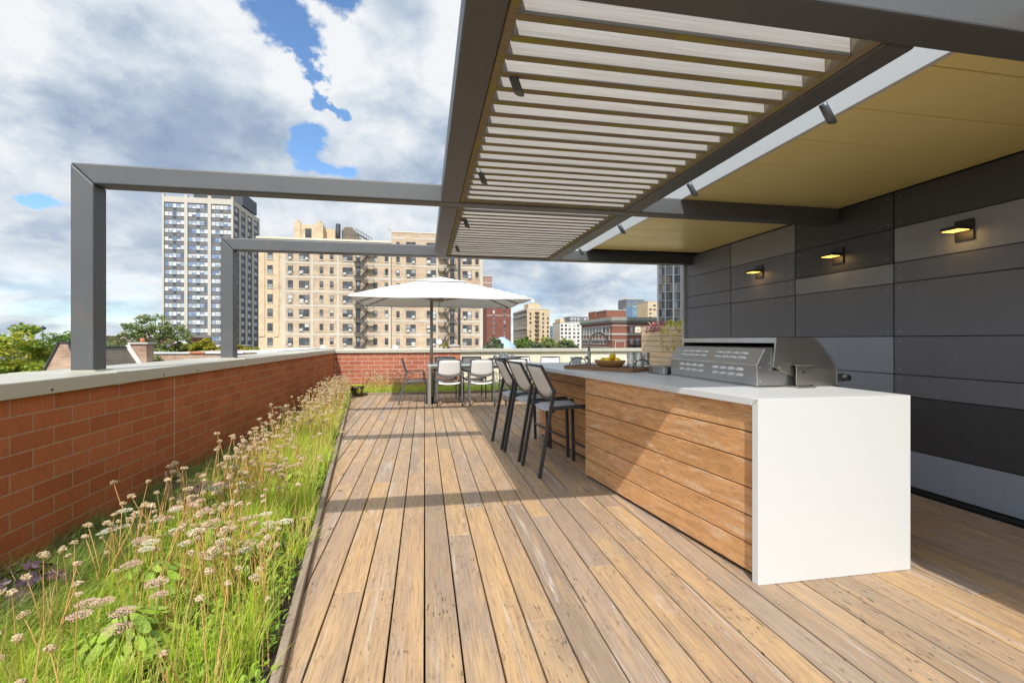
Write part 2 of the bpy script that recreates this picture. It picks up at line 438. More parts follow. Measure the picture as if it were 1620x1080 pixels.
def walls():
    w = thing('brick_wall', 'long shaded red brick parapet wall beside the flower bed', 'wall', (0, 0, 0))
    MB().box(-2.76, -2.17, -3.2, 12.10, -.3, .925).build('wall', M['brick_y'], w)
    b = MB(); seams = [-3.3, 1.2, 3.85, 6.25, 9.4, 12.72]
    cp = MB()
    for a, c in zip(seams, seams[1:]):
        cp.box(-2.79, -2.143, a + .002, c - .002, .93, 1.018)
    c = cp.build('coping', M['coping'], w, bevel=.006)
    for y in seams[1:-1]:
        MB().box(-2.793, -2.139, y - .075, y + .075, .9285, 1.0205).build('joint_cover', M['coping'], c, bevel=.005)
    sc = MB()
    for y in np.arange(-1, 12, .6):
        sc.obox((-2.1415, y, .955), (.002, 0, 0), (0, .006, 0), (0, 0, .006))
    o = sc.build('coping_screw', M['black'], c); 
    MB().box(-2.1695, -2.1675, 4.62, 4.627, -.05, .925).build('control_joint', M['coping'], w)
    w = thing('brick_wall', 'sunlit red brick parapet wall at far end behind the dining table', 'wall', (0, 0, 0))
    MB().box(-2.168, .90, 12.10, 12.70, -.3, .925).build('wall', M['brick_x'], w)
    cp = MB()
    for a, b_ in ((-2.141, .66), (.664, .90)): cp.box(a, b_, 12.055, 12.76, .93, 1.018)
    cp.build('coping', M['coping'], w, bevel=.006)
    MB().box(-.47, -.33, 12.051, 12.762, .9285, 1.0205).build('joint_cover', M['coping'], w, bevel=.005)
    w = thing('parapet_wall', 'cream metal clad parapet wall at far end right of the brick', 'wall', (0, 0, 0))
    MB().box(.904, 16, 12.12, 12.70, -.3, .935).build('wall', M['cream'], w)
    sm = MB()
    for x in (1.42, 3.6, 5.1, 8): sm.box(x, x + .01, 12.112, 12.119, -.1, .935)
    sm.build('seam', M['coping'], w)
    cp = MB()
    for a, b_ in ((.903, 1.32), (1.323, 4.15), (4.153, 9), (9.003, 16)): cp.box(a, b_, 12.045, 12.77, .94, 1.019)
    cp.build('coping', M['coping'], w, bevel=.006)

ZB, ZT = 2.389, 2.539
YB = (1.38, 3.95, 6.51)
def pergola():
    p = thing('pergola', 'charcoal steel pergola frame spanning from the brick wall to the house', 'pergola')
    for y in YB:
        MB().prism([(-2.534, 1.021), (-2.384, 1.021), (-2.384, ZB - .001), (-2.534, ZT - .001)], y, y + .15, 'y').build('post', M['steel_dark'], p, bevel=.012, seg=3)
        MB().prism([(-2.534, ZT), (-2.384, ZB), (3.998, ZB), (3.998, ZT)], y, y + .15, 'y').build('cross_beam', M['steel_dark'], p, bevel=.012, seg=3)
        MB().box(-2.56, -2.36, y - .03, y + .18, 1.0205, 1.026).build('base_plate', M['coping'], p)
    for a, b in ((1.531, 3.949), (4.101, 6.509)):
        for x in (.136, 1.75):
            MB().box(x, x + .15, a, b, ZB + .001, ZT - .001).build('long_beam', M['steel_dark'], p, bevel=.012, seg=3)
        lv = MB(); n = 19; pit = .1235
        y = a + .105
        while y + .038 < b - .03:
            b0 = len(lv.m)
            dz = random.uniform(-.002, .002)
            lv.box(.328, 1.708, y, y + .038, 2.400 + dz, 2.502 + dz)
            lv.m[b0] = 1
            y += pit
        for x0, x1 in ((.288, .326), (1.710, 1.748)):
            b0 = len(lv.m); lv.box(x0, x1, a + .002, b - .002, 2.397, 2.52)
            lv.m[b0] = 1; lv.m[b0 + 4] = 1; lv.m[b0 + 5] = 1
        b0 = len(lv.m); lv.box(.328, 1.708, b - .028, b - .003, 2.399, 2.50); lv.m[b0] = 1
        lv.build('louver_panel', [M['slat'], M['moss']], p, bevel=.003, seg=1, fix=False)
    # spot lights
    left = ['nearest on its beam', 'second along its beam', 'third along its beam', 'farthest on its beam']
    for side, x in (('l', .375), ('r', 1.965)):
        for i, y in enumerate((2.04, 3.26, 4.56, 5.83)):
            lab = ('small dark spotlight under the slatted louvers, ' if side == 'l' else 'small blue grey spotlight beside the pale roof edge, ') + left[i]
            t = thing('spotlight', lab, 'spotlight', (x, y, 2.40), 0, 'pergola spotlights')
            MB().box(-.075 if side == 'l' else -.063, -.012, -.014, .014, .03, .055).build('bracket', M['iron'], t)
            d = Vector((.36 if side == 'l' else .62, .0, -1)).normalized()
            a = Vector((0, 0, .03)); e = a + d * .105
            mb = MB().tube([a, a + d * .02, e], [.020, .020, .020], 16)
            side_v = Vector((0, -1, 0)).cross(d)
            mb.v = [tuple(Vector(p) + d * (.7 * (Vector(p) - e).dot(Vector((1, 0, .3))) if (Vector(p) - e).length < .03 else 0)) for p in mb.v]
            mb.build('housing', M['spot'] if side == 'r' else M['frame'], t)
            MB().tube([e - d * .03, e - d * .012], [.015, .015], 16).build('lens', M['steel'], t)

def roof():
    r = thing('roof_canopy', 'flat roof canopy with gold soffit and pale metal edge over the kitchen', 'roof')
    sf = MB()
    edges = [1.0 + .41 * k for k in range(15)]
    for a in edges:
        if a + .405 < 6.72: sf.box(2.335, 3.995, a, a + .402, 2.531, 2.545)
    for k in range(10):
        a = 1.0 - .41 * (k + 1); sf.box(2.335 if a > -.25 else 2.06, 3.995, a, a + .402, 2.531, 2.545)
    sf.build('soffit_panel', M['soffit'], r, bevel=.003, seg=1)
    fs = MB()
    for a, b in ((-.2, 3.43), (3.433, 5.3), (5.303, 6.74)): fs.box(2.30, 2.332, a, b, 2.527, 2.85)
    fs.box(2.025, 2.057, -3.2, -.203, 2.527, 2.85)  # wider roof behind camera, unseen, added to cast the deck's right shadow edge
    fs.box(2.06, 2.299, -.233, -.203, 2.527, 2.85)
    fs.build('fascia', M['fascia'], r)
    MB().prism([(2.062, -3.2), (4.3, -3.2), (4.3, 6.735), (2.336, 6.735), (2.336, -.2), (2.062, -.24)], 2.56, 2.84).build('roof_slab', M['black'], r)
    MB().box(2.336, 4.3, 6.738, 6.76, 2.527, 2.85).build('fascia', M['fascia'], r)

def house_wall():
    w = thing('panelled_wall', 'dark panelled house wall with three lamps behind the kitchen island', 'wall')
    MB().box(4.0125, 4.3, -4, 6.718, -.1, 2.526).build('backing', M['black'], w)
    MB().box(3.96, 4.29, 6.72, 6.745, -.1, 2.526).build('end_trim', M['fascia'], w)
    MB().box(3.93, 4.008, -4, 6.70, -.11, .012).build('base_strip', M['black'], w)
    rows = [2.522, 2.21, 1.91, 1.735, 1.277, .952, .77, .323, .022]
    ys = [-2.115, -1.01, .095, 1.2, 2.305, 3.41, 4.515, 5.62, 6.715]
    cm = {4: [0, 3, 1, 1, 1, 2, 0, 4], 5: [0, 0, 3, 1, 4, 4, 1, 1], 6: [3, 1, 2, 1, 1, 4, 1, 2], 7: [2, 1, 1, 1, 2, 1, 1, 1],
          3: [1, 0, 1, 3, 1, 1, 4, 1], 2: [0, 1, 3, 1, 1, 0, 1, 4], 1: [1, 1, 0, 1, 3, 1, 1, 0], 0: [1, 3, 1, 0, 1, 1, 1, 1]}
    for ci in range(8):
        y0, y1 = ys[ci] + .007, ys[ci + 1] - .007
        for ri in range(8):
            z1, z0 = rows[ri] - .004, rows[ri + 1] + .004
            mb = MB(); mb.box(4.0, 4.012, y0, y1, z0, z1)
            for yy in (y0 + .045, y1 - .045):
                for zz in (z0 + .04, z1 - .04):
                    mb.tube([(3.9985, yy, zz), (4.001, yy, zz)], .0042, 8, 1)
            c = cm[ci][ri]
            o = mb.build('cladding_panel', [M['P'][c], M['screw']], w)
            if c == 3: o['label'] = 'lighter grey cladding panel'
            if c == 4: o['label'] = 'blue grey cladding panel'
    for i, y in enumerate((2.86, 3.965, 5.07)):
        lab = ('lit amber wall lamp on the light grey panel, nearest of three', 'lit amber wall lamp on a black panel, middle of three',
               'lit amber wall lamp on dark panel, farthest of three')[i]
        t = thing('wall_lamp', lab, 'wall lamp', (3.998, y, 2.07), 0, 'amber wall lamps on the dark panels')
        MB().box(-.014, 0, -.064, .064, -.078, .078).build('back_plate', M['iron'], t, bevel=.002)
        h = MB().box(-.135, -.016, -.055, .075, -.004, .02).build('lamp_head', M['iron'], t, bevel=.002)
        d = MB().box(-.128, -.03, -.048, .068, -.0075, -.0045)
        d.build('diffuser', M['led'], h)
        al = bpy.data.lights.new('lamp_glow', 'AREA'); al.shape = 'RECTANGLE'; al.size = .09; al.size_y = .11; al.energy = .3; al.color = (1.0, .62, .22)
        lo = bpy.data.objects.new('lamp_glow', al); COL.objects.link(lo); lo.parent = h; lo.location = (-.08, .01, -.009); lo.rotation_euler = (0, R(-28), 0)

def planter():
    p = thing('planter_box', 'tall weathered board planter with trailing plants beside the dark wall', 'planter')
    mb = MB(); z = .012
    while z < 1.49:
        mb.box(4.10, 4.122, 6.80, 8.45, z, min(z + .0875, 1.5))
        mb.box(4.124, 4.9, 8.428, 8.45, z, min(z + .0905, 1.5)); z += .0935
    mb.build('side_boards', M['clad_grey'], p, bevel=.002, seg=1)
    MB().box(4.125, 4.9, 6.80, 8.425, 0, 1.46).build('soil', M['soil'], p)
    t = thing('outlet_box', 'small cream utility box at the top corner of the planter', 'outlet box', (4.045, 8.47, 1.44))
    MB().box(-.055, .055, 0, .05, -.055, .06).build('housing', M['cream'], t, bevel=.008)
    MB().box(-.014, .014, -.003, .001, -.008, .008).build('socket', M['black'], t)
    MB().box(.03, .09, .02, .04, -.02, .02).build('bracket', M['cream'], t)
    return p

# ------------------------------------------------------------------ kitchen island
def lineboard(mb, y0, y1, off, z0, z1, th, m=0):
    return mb.prism([(front_x(y0) + off, y0), (front_x(y0) + off + th, y0), (front_x(y1) + off + th, y1), (front_x(y1) + off, y1)], z0, z1, 'z', m)

def island():
    t = thing('kitchen_island', 'white topped outdoor kitchen island clad in orange wood boards', 'kitchen island')
    yn, ym, yf, ze = 2.117, 4.10, 6.08, .946
    MB().prism([(front_x(2.1565), 2.1565), (2.592, 2.1565), (2.592, yf), (front_x(yf), yf)], ze - .038, ze).build('countertop', M['quartz'], t, bevel=.002)
    MB().prism([(1.661, yn), (2.592, yn), (2.592, 2.1555), (1.6555, 2.1555)], .002, ze - .0003).build('end_panel', M['quartz'], t, bevel=.002)
    MB().bar((1.6545, 2.1505, .913), (1.6582, 2.1185, .945), .002, .0016, (1, 0, 0)).build('mitre_seam', M['coping'], t)
    h = (.908 - .022) / 6
    mb = MB(); 
    for k in range(6):
        z0 = .022 + k * h
        lineboard(mb, 2.158, ym, .04, z0 + .0035, z0 + h - .0035, .02)
    mb.build('side_cladding', M['clad'], t, bevel=.002, seg=1)
    sm_ = MB().tube([(0, 0, 0), (.003, 0, 0)], .0035, 6).mesh('screw', M['frame_dark'])
    for k in range(6):
        for y in (2.6, 3.0, 3.5, 4.03):
            for dz in (.03, h - .03):
                x = front_x(y) + .0385
                link('screw', sm_, t, (x, y, .022 + k * h + dz))
    mb = MB()
    for k in range(6):
        z0 = .022 + k * h
        lineboard(mb, ym + .002, yf - .06, .33, z0 + .0035, z0 + h - .0035, .02)
    mb.build('recessed_cladding', M['clad'], t, bevel=.002, seg=1)
    mb = MB()
    for k in range(6):
        z0 = .022 + k * h
        mb.box(front_x(ym) + .065, front_x(ym) + .345, ym - .001, ym + .019, z0 + .0025, z0 + h - .0025)
        mb.box(2.54, 2.56, 2.158, yf - .06, z0 + .0025, z0 + h - .0025)
        mb.box(front_x(yf) + .36, 2.538, yf - .08, yf - .06, z0 + .0025, z0 + h - .0025)
    mb.build('back_cladding', M['clad'], t)
    MB().prism([(front_x(2.158) + .062, 2.158), (2.538, 2.158), (2.538, yf - .085), (front_x(yf) + .36, yf - .085), (front_x(ym) + .36, ym - .004), (front_x(ym) + .062, ym - .004)], .004, .906).build('carcass', M['black'], t)

def grill():
    t = thing('gas_grill', 'stainless built-in gas grill standing on the near end of counter', 'grill', (0, 0, 0))
    Y0, Y1 = 2.62, 3.67
    MB().box(2.035, 2.66, Y0 - .012, Y1 + .012, .9462, .9555).build('base_flange', M['steel'], t, bevel=.002)
    b = MB().prism([(2.048, .9562), (2.045, 1.089), (2.103, 1.193), (2.160, 1.199), (2.162, 1.055), (2.40, 1.05), (2.44, .9562)], Y0, Y1, 'y').build('firebox', M['steel'], t, bevel=.004)
    # vent louvres pressed into the back
    v = MB()
    n1 = Vector((-.872, 0, .489)); up1 = Vector((.489, 0, .872))
    for (cx, cz, nrm, up) in ((2.082, 1.157, n1, up1), (2.066, 1.128, n1, up1), (2.0462, 1.055, Vector((-1, 0, 0)), Vector((0, 0, 1))), (2.0468, 1.018, Vector((-1, 0, 0)), Vector((0, 0, 1)))):
        for gi in range(2):
            for k in range(4):
                y = Y0 + .16 + gi * .44 + k * .087
                c = Vector((cx, y, cz))
                w, hh = .029, .0100
                pts = []
                for a in range(12):
                    tt = 2 * math.pi * a / 12
                    px = w * max(-1, min(1, 1.25 * math.cos(tt))); pz = hh * max(-1, min(1, 1.25 * math.sin(tt)))
                    pts.append((px, pz))
                base = [c + Vector((0, px, 0)) + up * pz for px, pz in pts]
                top = [c + nrm * (.016 if pz < 0.002 else .005) + Vector((0, px * .86, 0)) + up * (pz * .86) for px, pz in pts]
                v = MB(); v.add(base + top, [tuple(range(12, 24))] + [(i, (i + 1) % 12, 12 + (i + 1) % 12, 12 + i) for i in range(12)], 0)
                v.build('vent', M['vent'], b)
    for x, z in ((2.07, .985), (2.07, 1.075), (2.135, 1.06), (2.135, 1.10)): MB().tube([(x, Y0 - .003, z), (x, Y0 + .001, z)], .005, 8).build('rivet', M['screw'], b)
    # hood: two cheeks and a bent skin
    cheek = [(2.150, 1.076), (2.172, 1.256), (2.405, 1.257), (2.44, 1.252), (2.475, 1.234), (2.51, 1.20), (2.552, 1.15), (2.587, 1.107), (2.606, 1.075), (2.614, 1.04), (2.616, .9565), (2.446, .9565), (2.30, 1.012)]
    hd = MB().prism(cheek, Y0 - .014, Y0 - .002, 'y').build('hood', M['steel_v'], t, bevel=.002)
    MB().prism(cheek, Y1 + .002, Y1 + .014, 'y').build('hood_cheek', M['steel_v'], hd, bevel=.002)
    sk = MB(); line = [(2.172, 1.226), (2.174, 1.258), (2.405, 1.2595), (2.441, 1.2545), (2.477, 1.236), (2.512, 1.202), (2.554, 1.152), (2.589, 1.109), (2.608, 1.077), (2.6165, 1.041), (2.6185, .958)]
    for (a, b_) in zip(line, line[1:]):
        sk.bar((a[0], (Y0 + Y1) / 2, a[1]), (b_[0], (Y0 + Y1) / 2, b_[1]), Y1 - Y0 + .034, .006)
    sk.build('hood_skin', M['steel'], hd)
    MB().box(2.40, 2.60, Y0, Y1, .957, 1.06).build('hood_interior', M['black'], hd)
    MB().box(2.21, 2.39, Y0 + .01, Y1 - .01, 1.056, 1.20).build('hood_shade_fill', M['black'], hd)  # solid black filler standing in for the shade inside the open hood
    MB().tube([(2.285 - .09, Y0 - .018, 1.074), (2.285 - .09, Y0 - .012, 1.074)], .008, 10).build('pivot', M['screw'], hd)
    k = MB(); k.box(2.290, 2.392, Y0 - .045, Y0 - .039, .958, 1.085); k.box(2.290, 2.392, Y0 - .075, Y0 - .0155, 1.0855, 1.091); k.box(2.275, 2.407, Y0 - .075, Y0 - .0155, .948, .956)
    k.build('bracket', M['steel_v'], t, bevel=.002)
    MB().tube([(2.341, Y0 - .048, 1.045), (2.341, Y0 - .044, 1.045)], .009, 12).build('bracket_hole', M['black'], t)
    h = MB(); h.tube([(2.70, Y0 - .02, 1.0), (2.70, Y1 + .02, 1.0)], .021, 14)
    h.bar((2.615, Y0 + .02, 1.0), (2.70, Y0 + .02, 1.0), .02, .05); h.bar((2.615, Y1 - .02, 1.0), (2.70, Y1 - .02, 1.0), .02, .05)
    h.build('hood_handle', M['iron'], t)
    t = thing('side_burner', 'low stainless side burner box between grill and wooden tray', 'side burner', (0, 0, 0))
    MB().box(2.0, 2.52, 3.705, 3.975, .951, 1.012).build('body', M['steel'], t, bevel=.004)
    MB().box(1.985, 2.535, 3.69, 3.99, .9462, .9505).build('base_flange', M['steel'], t)
    MB().box(1.996, 2.524, 3.701, 3.979, 1.0125, 1.020).build('lid', M['steel_v'], t, bevel=.003)
    MB().tube([(1.999, 3.86, .968), (1.992, 3.86, .968), (1.99, 3.86, .985)], .004, 8).build('latch', M['screw'], t)

def counter_things():
    ax = Vector((.55, -.835, 0)).normalized(); ay = Vector((.835, .55, 0)).normalized()
    o = Vector((1.428, 4.729, .9468)); rz = math.atan2(ax.y, ax.x)
    t = thing('serving_tray', 'long dark wooden serving tray with two black loop handles on counter', 'tray', o, rz)
    MB().box(0, .82, 0, .40, 0, .026).build('board', M['tray'], t, bevel=.004)
    rim = MB(); rim.box(0, .82, 0, .014, .0265, .036); rim.box(0, .82, .386, .40, .0265, .036)
    rim.box(0, .014, .015, .385, .0265, .036); rim.box(.806, .82, .015, .385, .0265, .036)
    rim.build('rim', M['tray'], t, bevel=.002)
    for x in (.03, .79):
        pts = [(x, .2 + .145 * math.cos(a), .034 + .078 * math.sin(a)) for a in np.linspace(math.pi, 0, 15)]
        MB().tube(pts, .0055, 8).build('handle', M['iron'], t)
    def tp(x, y, z=.0268): return o + ax * x + ay * y + Vector((0, 0, z))
    bl = thing('fruit_bowl', 'carved wooden bowl of lemons on the serving tray', 'bowl', tp(.43, .20), rz + .15)
    prof = [(.001, .0), (.075, .0), (.10, .012), (.125, .04), (.137, .068), (.130, .069), (.115, .04), (.09, .018), (.001, .014)]
    mb = MB().lathe(prof, n=40, sx=1.22, sy=.85)
    mb.v = [(x * (1 + .02 * math.cos(10 * math.atan2(y, x))), y * (1 + .02 * math.cos(10 * math.atan2(y, x))), z) for x, y, z in mb.v]
    mb.build('bowl', M['bowl'], bl)
    spots = [(-.075, .02, .062, 'front of the pile at left end of bowl'), (.0, -.035, .065, 'low in the middle of the bowl'), (.075, .01, .063, 'at right end of the bowl'),
             (.02, .045, .066, 'at the back of the bowl'), (.03, .0, .108, 'topmost, resting on the others')]
    for i, (x, y, z, lb) in enumerate(spots):
        c, s_ = math.cos(rz + .15), math.sin(rz + .15)
        p = tp(.43, .20) + Vector((x * c - y * s_, x * s_ + y * c, z))
        l = MB().ball((0, 0, 0), .033, 0, 18, 12)
        l.v = [(a * 1.28 * (1 + .0) + (.006 if a > .03 else 0), b, c_) for a, b, c_ in l.v]
        ob = l.build('lemon', M['lemon']); ob.location = p; ob.rotation_euler = (random.uniform(-.3, .3), random.uniform(-.3, .3), random.uniform(0, 6))
        tag(ob, 'yellow lemon ' + lb, 'lemon', 'lemons in the wooden bowl')
    for x, y, lb in ((.672, .20, 'left of the group on tray, beside the bowl'), (.72, .262, 'middle of the group on tray'), (.76, .325, 'right of the group, nearest the grill')):
        gmb = MB().lathe([(.001, 0), (.031, 0), (.034, .01), (.041, .15), (.0385, .15), (.032, .016), (.001, .013)], n=12)
        ob = gmb.build('drinking_glass', M['glass']); ob.location = tp(x, y, .027)
        tag(ob, 'clear fluted tumbler ' + lb, 'glass', 'tumblers on the tray')
    f = thing('faucet', 'tall gooseneck faucet with side lever behind the tray', 'faucet', (1.97, 5.47, .9468))
    mb = MB().tube([(0, 0, 0), (0, 0, .012)], .032, 20); mb.tube([(0, 0, .0125), (0, 0, .16)], .021, 16)
    mb.build('base', M['steel'], f)
    pts = [(0, 0, .1605), (0, 0, .26)] + [(.12 - .12 * math.cos(a), 0, .262 + .12 * math.sin(a)) for a in np.linspace(.05, math.pi * .93, 16)]
    pts.append((pts[-1][0] + .006, 0, pts[-1][2] - .06))
    MB().tube(pts, .0145, 12).build('spout', M['alu'], f)
    MB().tube([(-.022, 0, .085), (-.05, 0, .085), (-.053, 0, .085)], [.024, .024, .016], 14).build('lever', M['steel'], f)
    c = thing('paper_holder', 'small white folded card standing beside the faucet', 'card', (1.93, 5.80, .9468), .3)
    mb = MB(); mb.bar((-.07, 0, .0), (-.03, 0, .085), .10, .004, (0, 1, 0)); 
    mb.obox((-.03, 0, .042), (.07, 0, -.0), (0, .002, .0), (.0, .02, .042)); mb.obox((-.03, -.04, .042), (.07, 0, 0), (0, .002, 0), (0, -.02, .042))
    mb.v = mb.v[8:]; mb.f = [[i - 8 for i in q] for q in mb.f[6:]]; mb.m = mb.m[6:]; mb.sm = mb.sm[6:]
    mb.build('card', M['paper'], c)
# ------------------------------------------------------------------ furniture
def copy_tree(o, parent=None):
    c = o.copy(); COL.objects.link(c)
    if parent: c.parent = parent
    for ch in list(o.children): copy_tree(ch, c)
    return c

def sling(rows, th=.006):
    """rows of 3D points -> a thin cloth with thickness"""
    nr, nc = len(rows), len(rows[0])
    P = [Vector(p) for r in rows for p in r]
    nrm = (P[1] - P[0]).cross(P[nc] - P[0]).normalized()
    mb = MB()
    v = [p + nrm * th / 2 for p in P] + [p - nrm * th / 2 for p in P]
    N = nr * nc; f = []
    for i in range(nr - 1):
        for j in range(nc - 1):
            a, b, c, d = i * nc + j, i * nc + j + 1, (i + 1) * nc + j + 1, (i + 1) * nc + j
            f.append((a, b, c, d)); f.append((N + d, N + c, N + b, N + a))
    ring = [j for j in range(nc)] + [i * nc + nc - 1 for i in range(1, nr)] + [(nr - 1) * nc + j for j in range(nc - 2, -1, -1)] + [i * nc for i in range(nr - 2, 0, -1)]
    for a, b in zip(ring, ring[1:] + ring[:1]): f.append((a, N + a, N + b, b))
    mb.add(v, f, 0, True)
    return mb

def polybar(mb, pts, w, h, up):
    for a, b in zip(pts, pts[1:]):
        d = (Vector(b) - Vector(a)).normalized() * .004
        mb.bar(Vector(a) - d, Vector(b) + d, w, h, up)
    return mb

def seat_pair(root, hw, seat_z, y_back, y_front, back, mats, arms):
    """local frame: sitter looks along +y. back = (y at junction, z junction, y top, z top, z arc low)"""
    fr, sl, st = mats
    yj, zj, yt, zt, za = back
    def by(z): return yj + (z - zj) * (yt - yj) / (zt - zj)
    bf = MB(); up = (0, 1, .5)
    for s in (-1, 1):
        polybar(bf, [(s * (hw - .012), by(zj), zj), (s * (hw - .03), by(zt), zt)], .022, .026, up)
    polybar(bf, [(-(hw - .03), by(zt), zt), (0, by(zt) + .006 - .02, zt), (hw - .03, by(zt), zt)], .026, .022, (0, 0, 1))
    arc = [(x * (hw - .012), by(z) - .03 * (1 - x * x), z) for x in np.linspace(-1, 1, 11) for z in [zj - (zj - za) * (1 - x * x) ** .8]]
    polybar(bf, arc, .024, .024, (0, 1, .3))
    bf.build('back_frame', fr, root, bevel=.003, seg=1)
    rows = []
    for t in np.linspace(0, 1, 7):
        r = []
        for x in np.linspace(-1, 1, 11):
            zlow = zj - (zj - za) * (1 - x * x) ** .8 + .008
            z = zlow + (zt - .008 - zlow) * t
            w = (hw - .016) + (-.018) * ((z - zj) / (zt - zj))
            r.append((x * w, by(z) - .028 * (1 - x * x), z))
        rows.append(r)
    sling(rows).build('back_sling', sl, root)
    rows = []
    for t in np.linspace(0, 1, 8):
        y = y_back + (y_front - y_back) * t
        edge = .0 if 0 < t < 1 else -.018
        rows.append([(x * (hw - .03), y, seat_z + edge - .022 * (1 - x * x) + (.012 * t)) for x in np.linspace(-1, 1, 9)])
    sling(rows, .008).build('seat_sling', st, root)
    sf = MB()
    for s in (-1, 1): polybar(sf, [(s * (hw - .016), y_back - .01, seat_z - .004), (s * (hw - .016), y_front, seat_z + .008)], .024, .034, (0, 0, 1))
    sf.bar((-(hw - .03), y_front - .03, seat_z - .035), (hw - .03, y_front - .03, seat_z - .035), .022, .022)
    sf.bar((-(hw - .03), y_back + .04, seat_z - .035), (hw - .03, y_back + .04, seat_z - .035), .022, .022)
    sf.build('seat_frame', fr, root, bevel=.003, seg=1)
    for s in (-1, 1):
        x = s * hw
        m = MB(); polybar(m, [(x, yj - .15, .001), (x, yj - .005, zj + .02)], .024, .034, (0, 1, 0)); m.build('leg', fr, root, bevel=.003, seg=1)
        m = MB(); polybar(m, [(x, y_front + .015, .001), (x, y_front - .005, seat_z + .006)], .024, .032, (0, 1, 0)); m.build('leg', fr, root, bevel=.003, seg=1)
        if arms:
            a = MB(); polybar(a, [(x + s * .012, yj - .01, zj + .005), (x + s * .014, yj + .12, zj + .028), (x + s * .014, y_front - .07, zj + .03), (x + s * .012, y_front - .045, zj + .008), (x + s * .006, y_front - .055, seat_z)], .02, .016, (0, 0, 1))
            a.build('armrest', fr, root, bevel=.003, seg=1)

def stools():
    s = thing('bar_stool', None, None)
    seat_pair(s, .225, .62, -.16, .27, (-.125, .765, -.245, 1.005, .69), (M['frame_dark'], M['sling_grey'], M['seat_grey']), False)
    f = MB(); f.bar((-.225, .275, .2), (.225, .275, .2), .03, .022)
    f.build('footrest', M['frame_dark'], s, bevel=.003, seg=1)
    labs = ('dark framed bar stool nearest the white end panel of the island', 'dark framed bar stool in the middle of the row at the island', 'dark framed bar stool farthest along the island, beside the dining table')
    for i, (x, y) in enumerate(((1.262, 4.40), (1.185, 5.0), (1.115, 5.545))):
        o = s if i == 0 else copy_tree(s)
        o.location = (x, y, .0015); o.rotation_euler.z = R(-90 + 8 + (0, 1.5, -2.5)[i])
        tag(o, labs[i], 'bar stool', 'bar stools along the island')

def dining():
    t = thing('dining_table', 'long pale topped outdoor dining table under the white umbrella', 'table', (.06, 9.16, .0015))
    W, D = 2.25, .96
    MB().box(0, W, 0, D, .745, .778).build('tabletop', M['table'], t, bevel=.003)
    MB().box(.06, W - .06, .06, D - .06, .69, .744).build('apron', M['alu'], t, bevel=.003)
    for x in (.004, W - .064):
        for y in (.004, D - .064): MB().box(x, x + .06, y, y + .06, 0, .744).build('leg', M['alu'], t, bevel=.004)
    c = thing('dining_chair', None, None)
    seat_pair(c, .235, .435, -.13, .255, (-.14, .60, -.225, .872, .545), (M['frame'], M['sling'], M['sling']), True)
    places = [(.455, 9.17, 0, 'grey dining chair with back to us, left of three on near side'),
              (1.088, 9.16, 0, 'grey dining chair with back to us, middle of three on near side'),
              (1.74, 9.17, 0, 'grey dining chair with its back to us, half hidden by bar stools'),
              (.43, 10.17, 180, 'grey dining chair facing us across the table beside umbrella pole'),
              (1.03, 10.18, 180, 'grey dining chair facing us across the table, between pole and ball tray'),
              (2.10, 10.2, 180, 'grey dining chair facing us, just right of the ball tray'),
              (-.21, 9.53, -90, 'grey dining chair at the left end of table, seen from its side'),
              (2.66, 9.95, 150, 'grey dining chair turned at the right end of table above the counter edge')]
    for i, (x, y, a, lb) in enumerate(places):
        o = c if i == 0 else copy_tree(c)
        o.location = (x, y, .0015); o.rotation_euler.z = R(a + (2.5, -3, 4, -4, 3, -6, 2, 5)[i])
        tag(o, lb, 'chair', 'dining chairs around the table')
    t = thing('table_tray', 'dark shallow footed tray of pale balls on the dining table', 'tray', (1.62, 9.58, .7796))
    MB().lathe([(.001, 0), (.10, 0), (.10, .006), (.05, .012), (.05, .04), (.17, .06), (.33, .083), (.345, .095), (.335, .097), (.17, .075), (.001, .066)], n=32, sy=.62).build('tray', M['iron'], t)
    for i, (x, y, z, r, lb) in enumerate(((-.07, .02, .17, .048, 'on top of the pile at left'), (.035, .02, .17, .048, 'on top of the pile at right'), (.17, 0, .130, .046, 'low at the right end of tray'),
                                      (-.20, -.03, .126, .045, 'low at the left end of tray'), (-.10, -.05, .120, .045, 'low at front left of the pile'), (.0, -.06, .118, .045, 'low at front centre of the pile'), (.09, -.055, .119, .045, 'low at front right of the pile'))):
        ob = MB().ball((0, 0, 0), r, 0, 20, 14).build('decorative_ball', M['ball']); ob.location = (1.62 + x, 9.58 + y, .7796 + z - .012)
        tag(ob, 'pale woven ball ' + lb, 'ball', 'pale balls in the table tray')

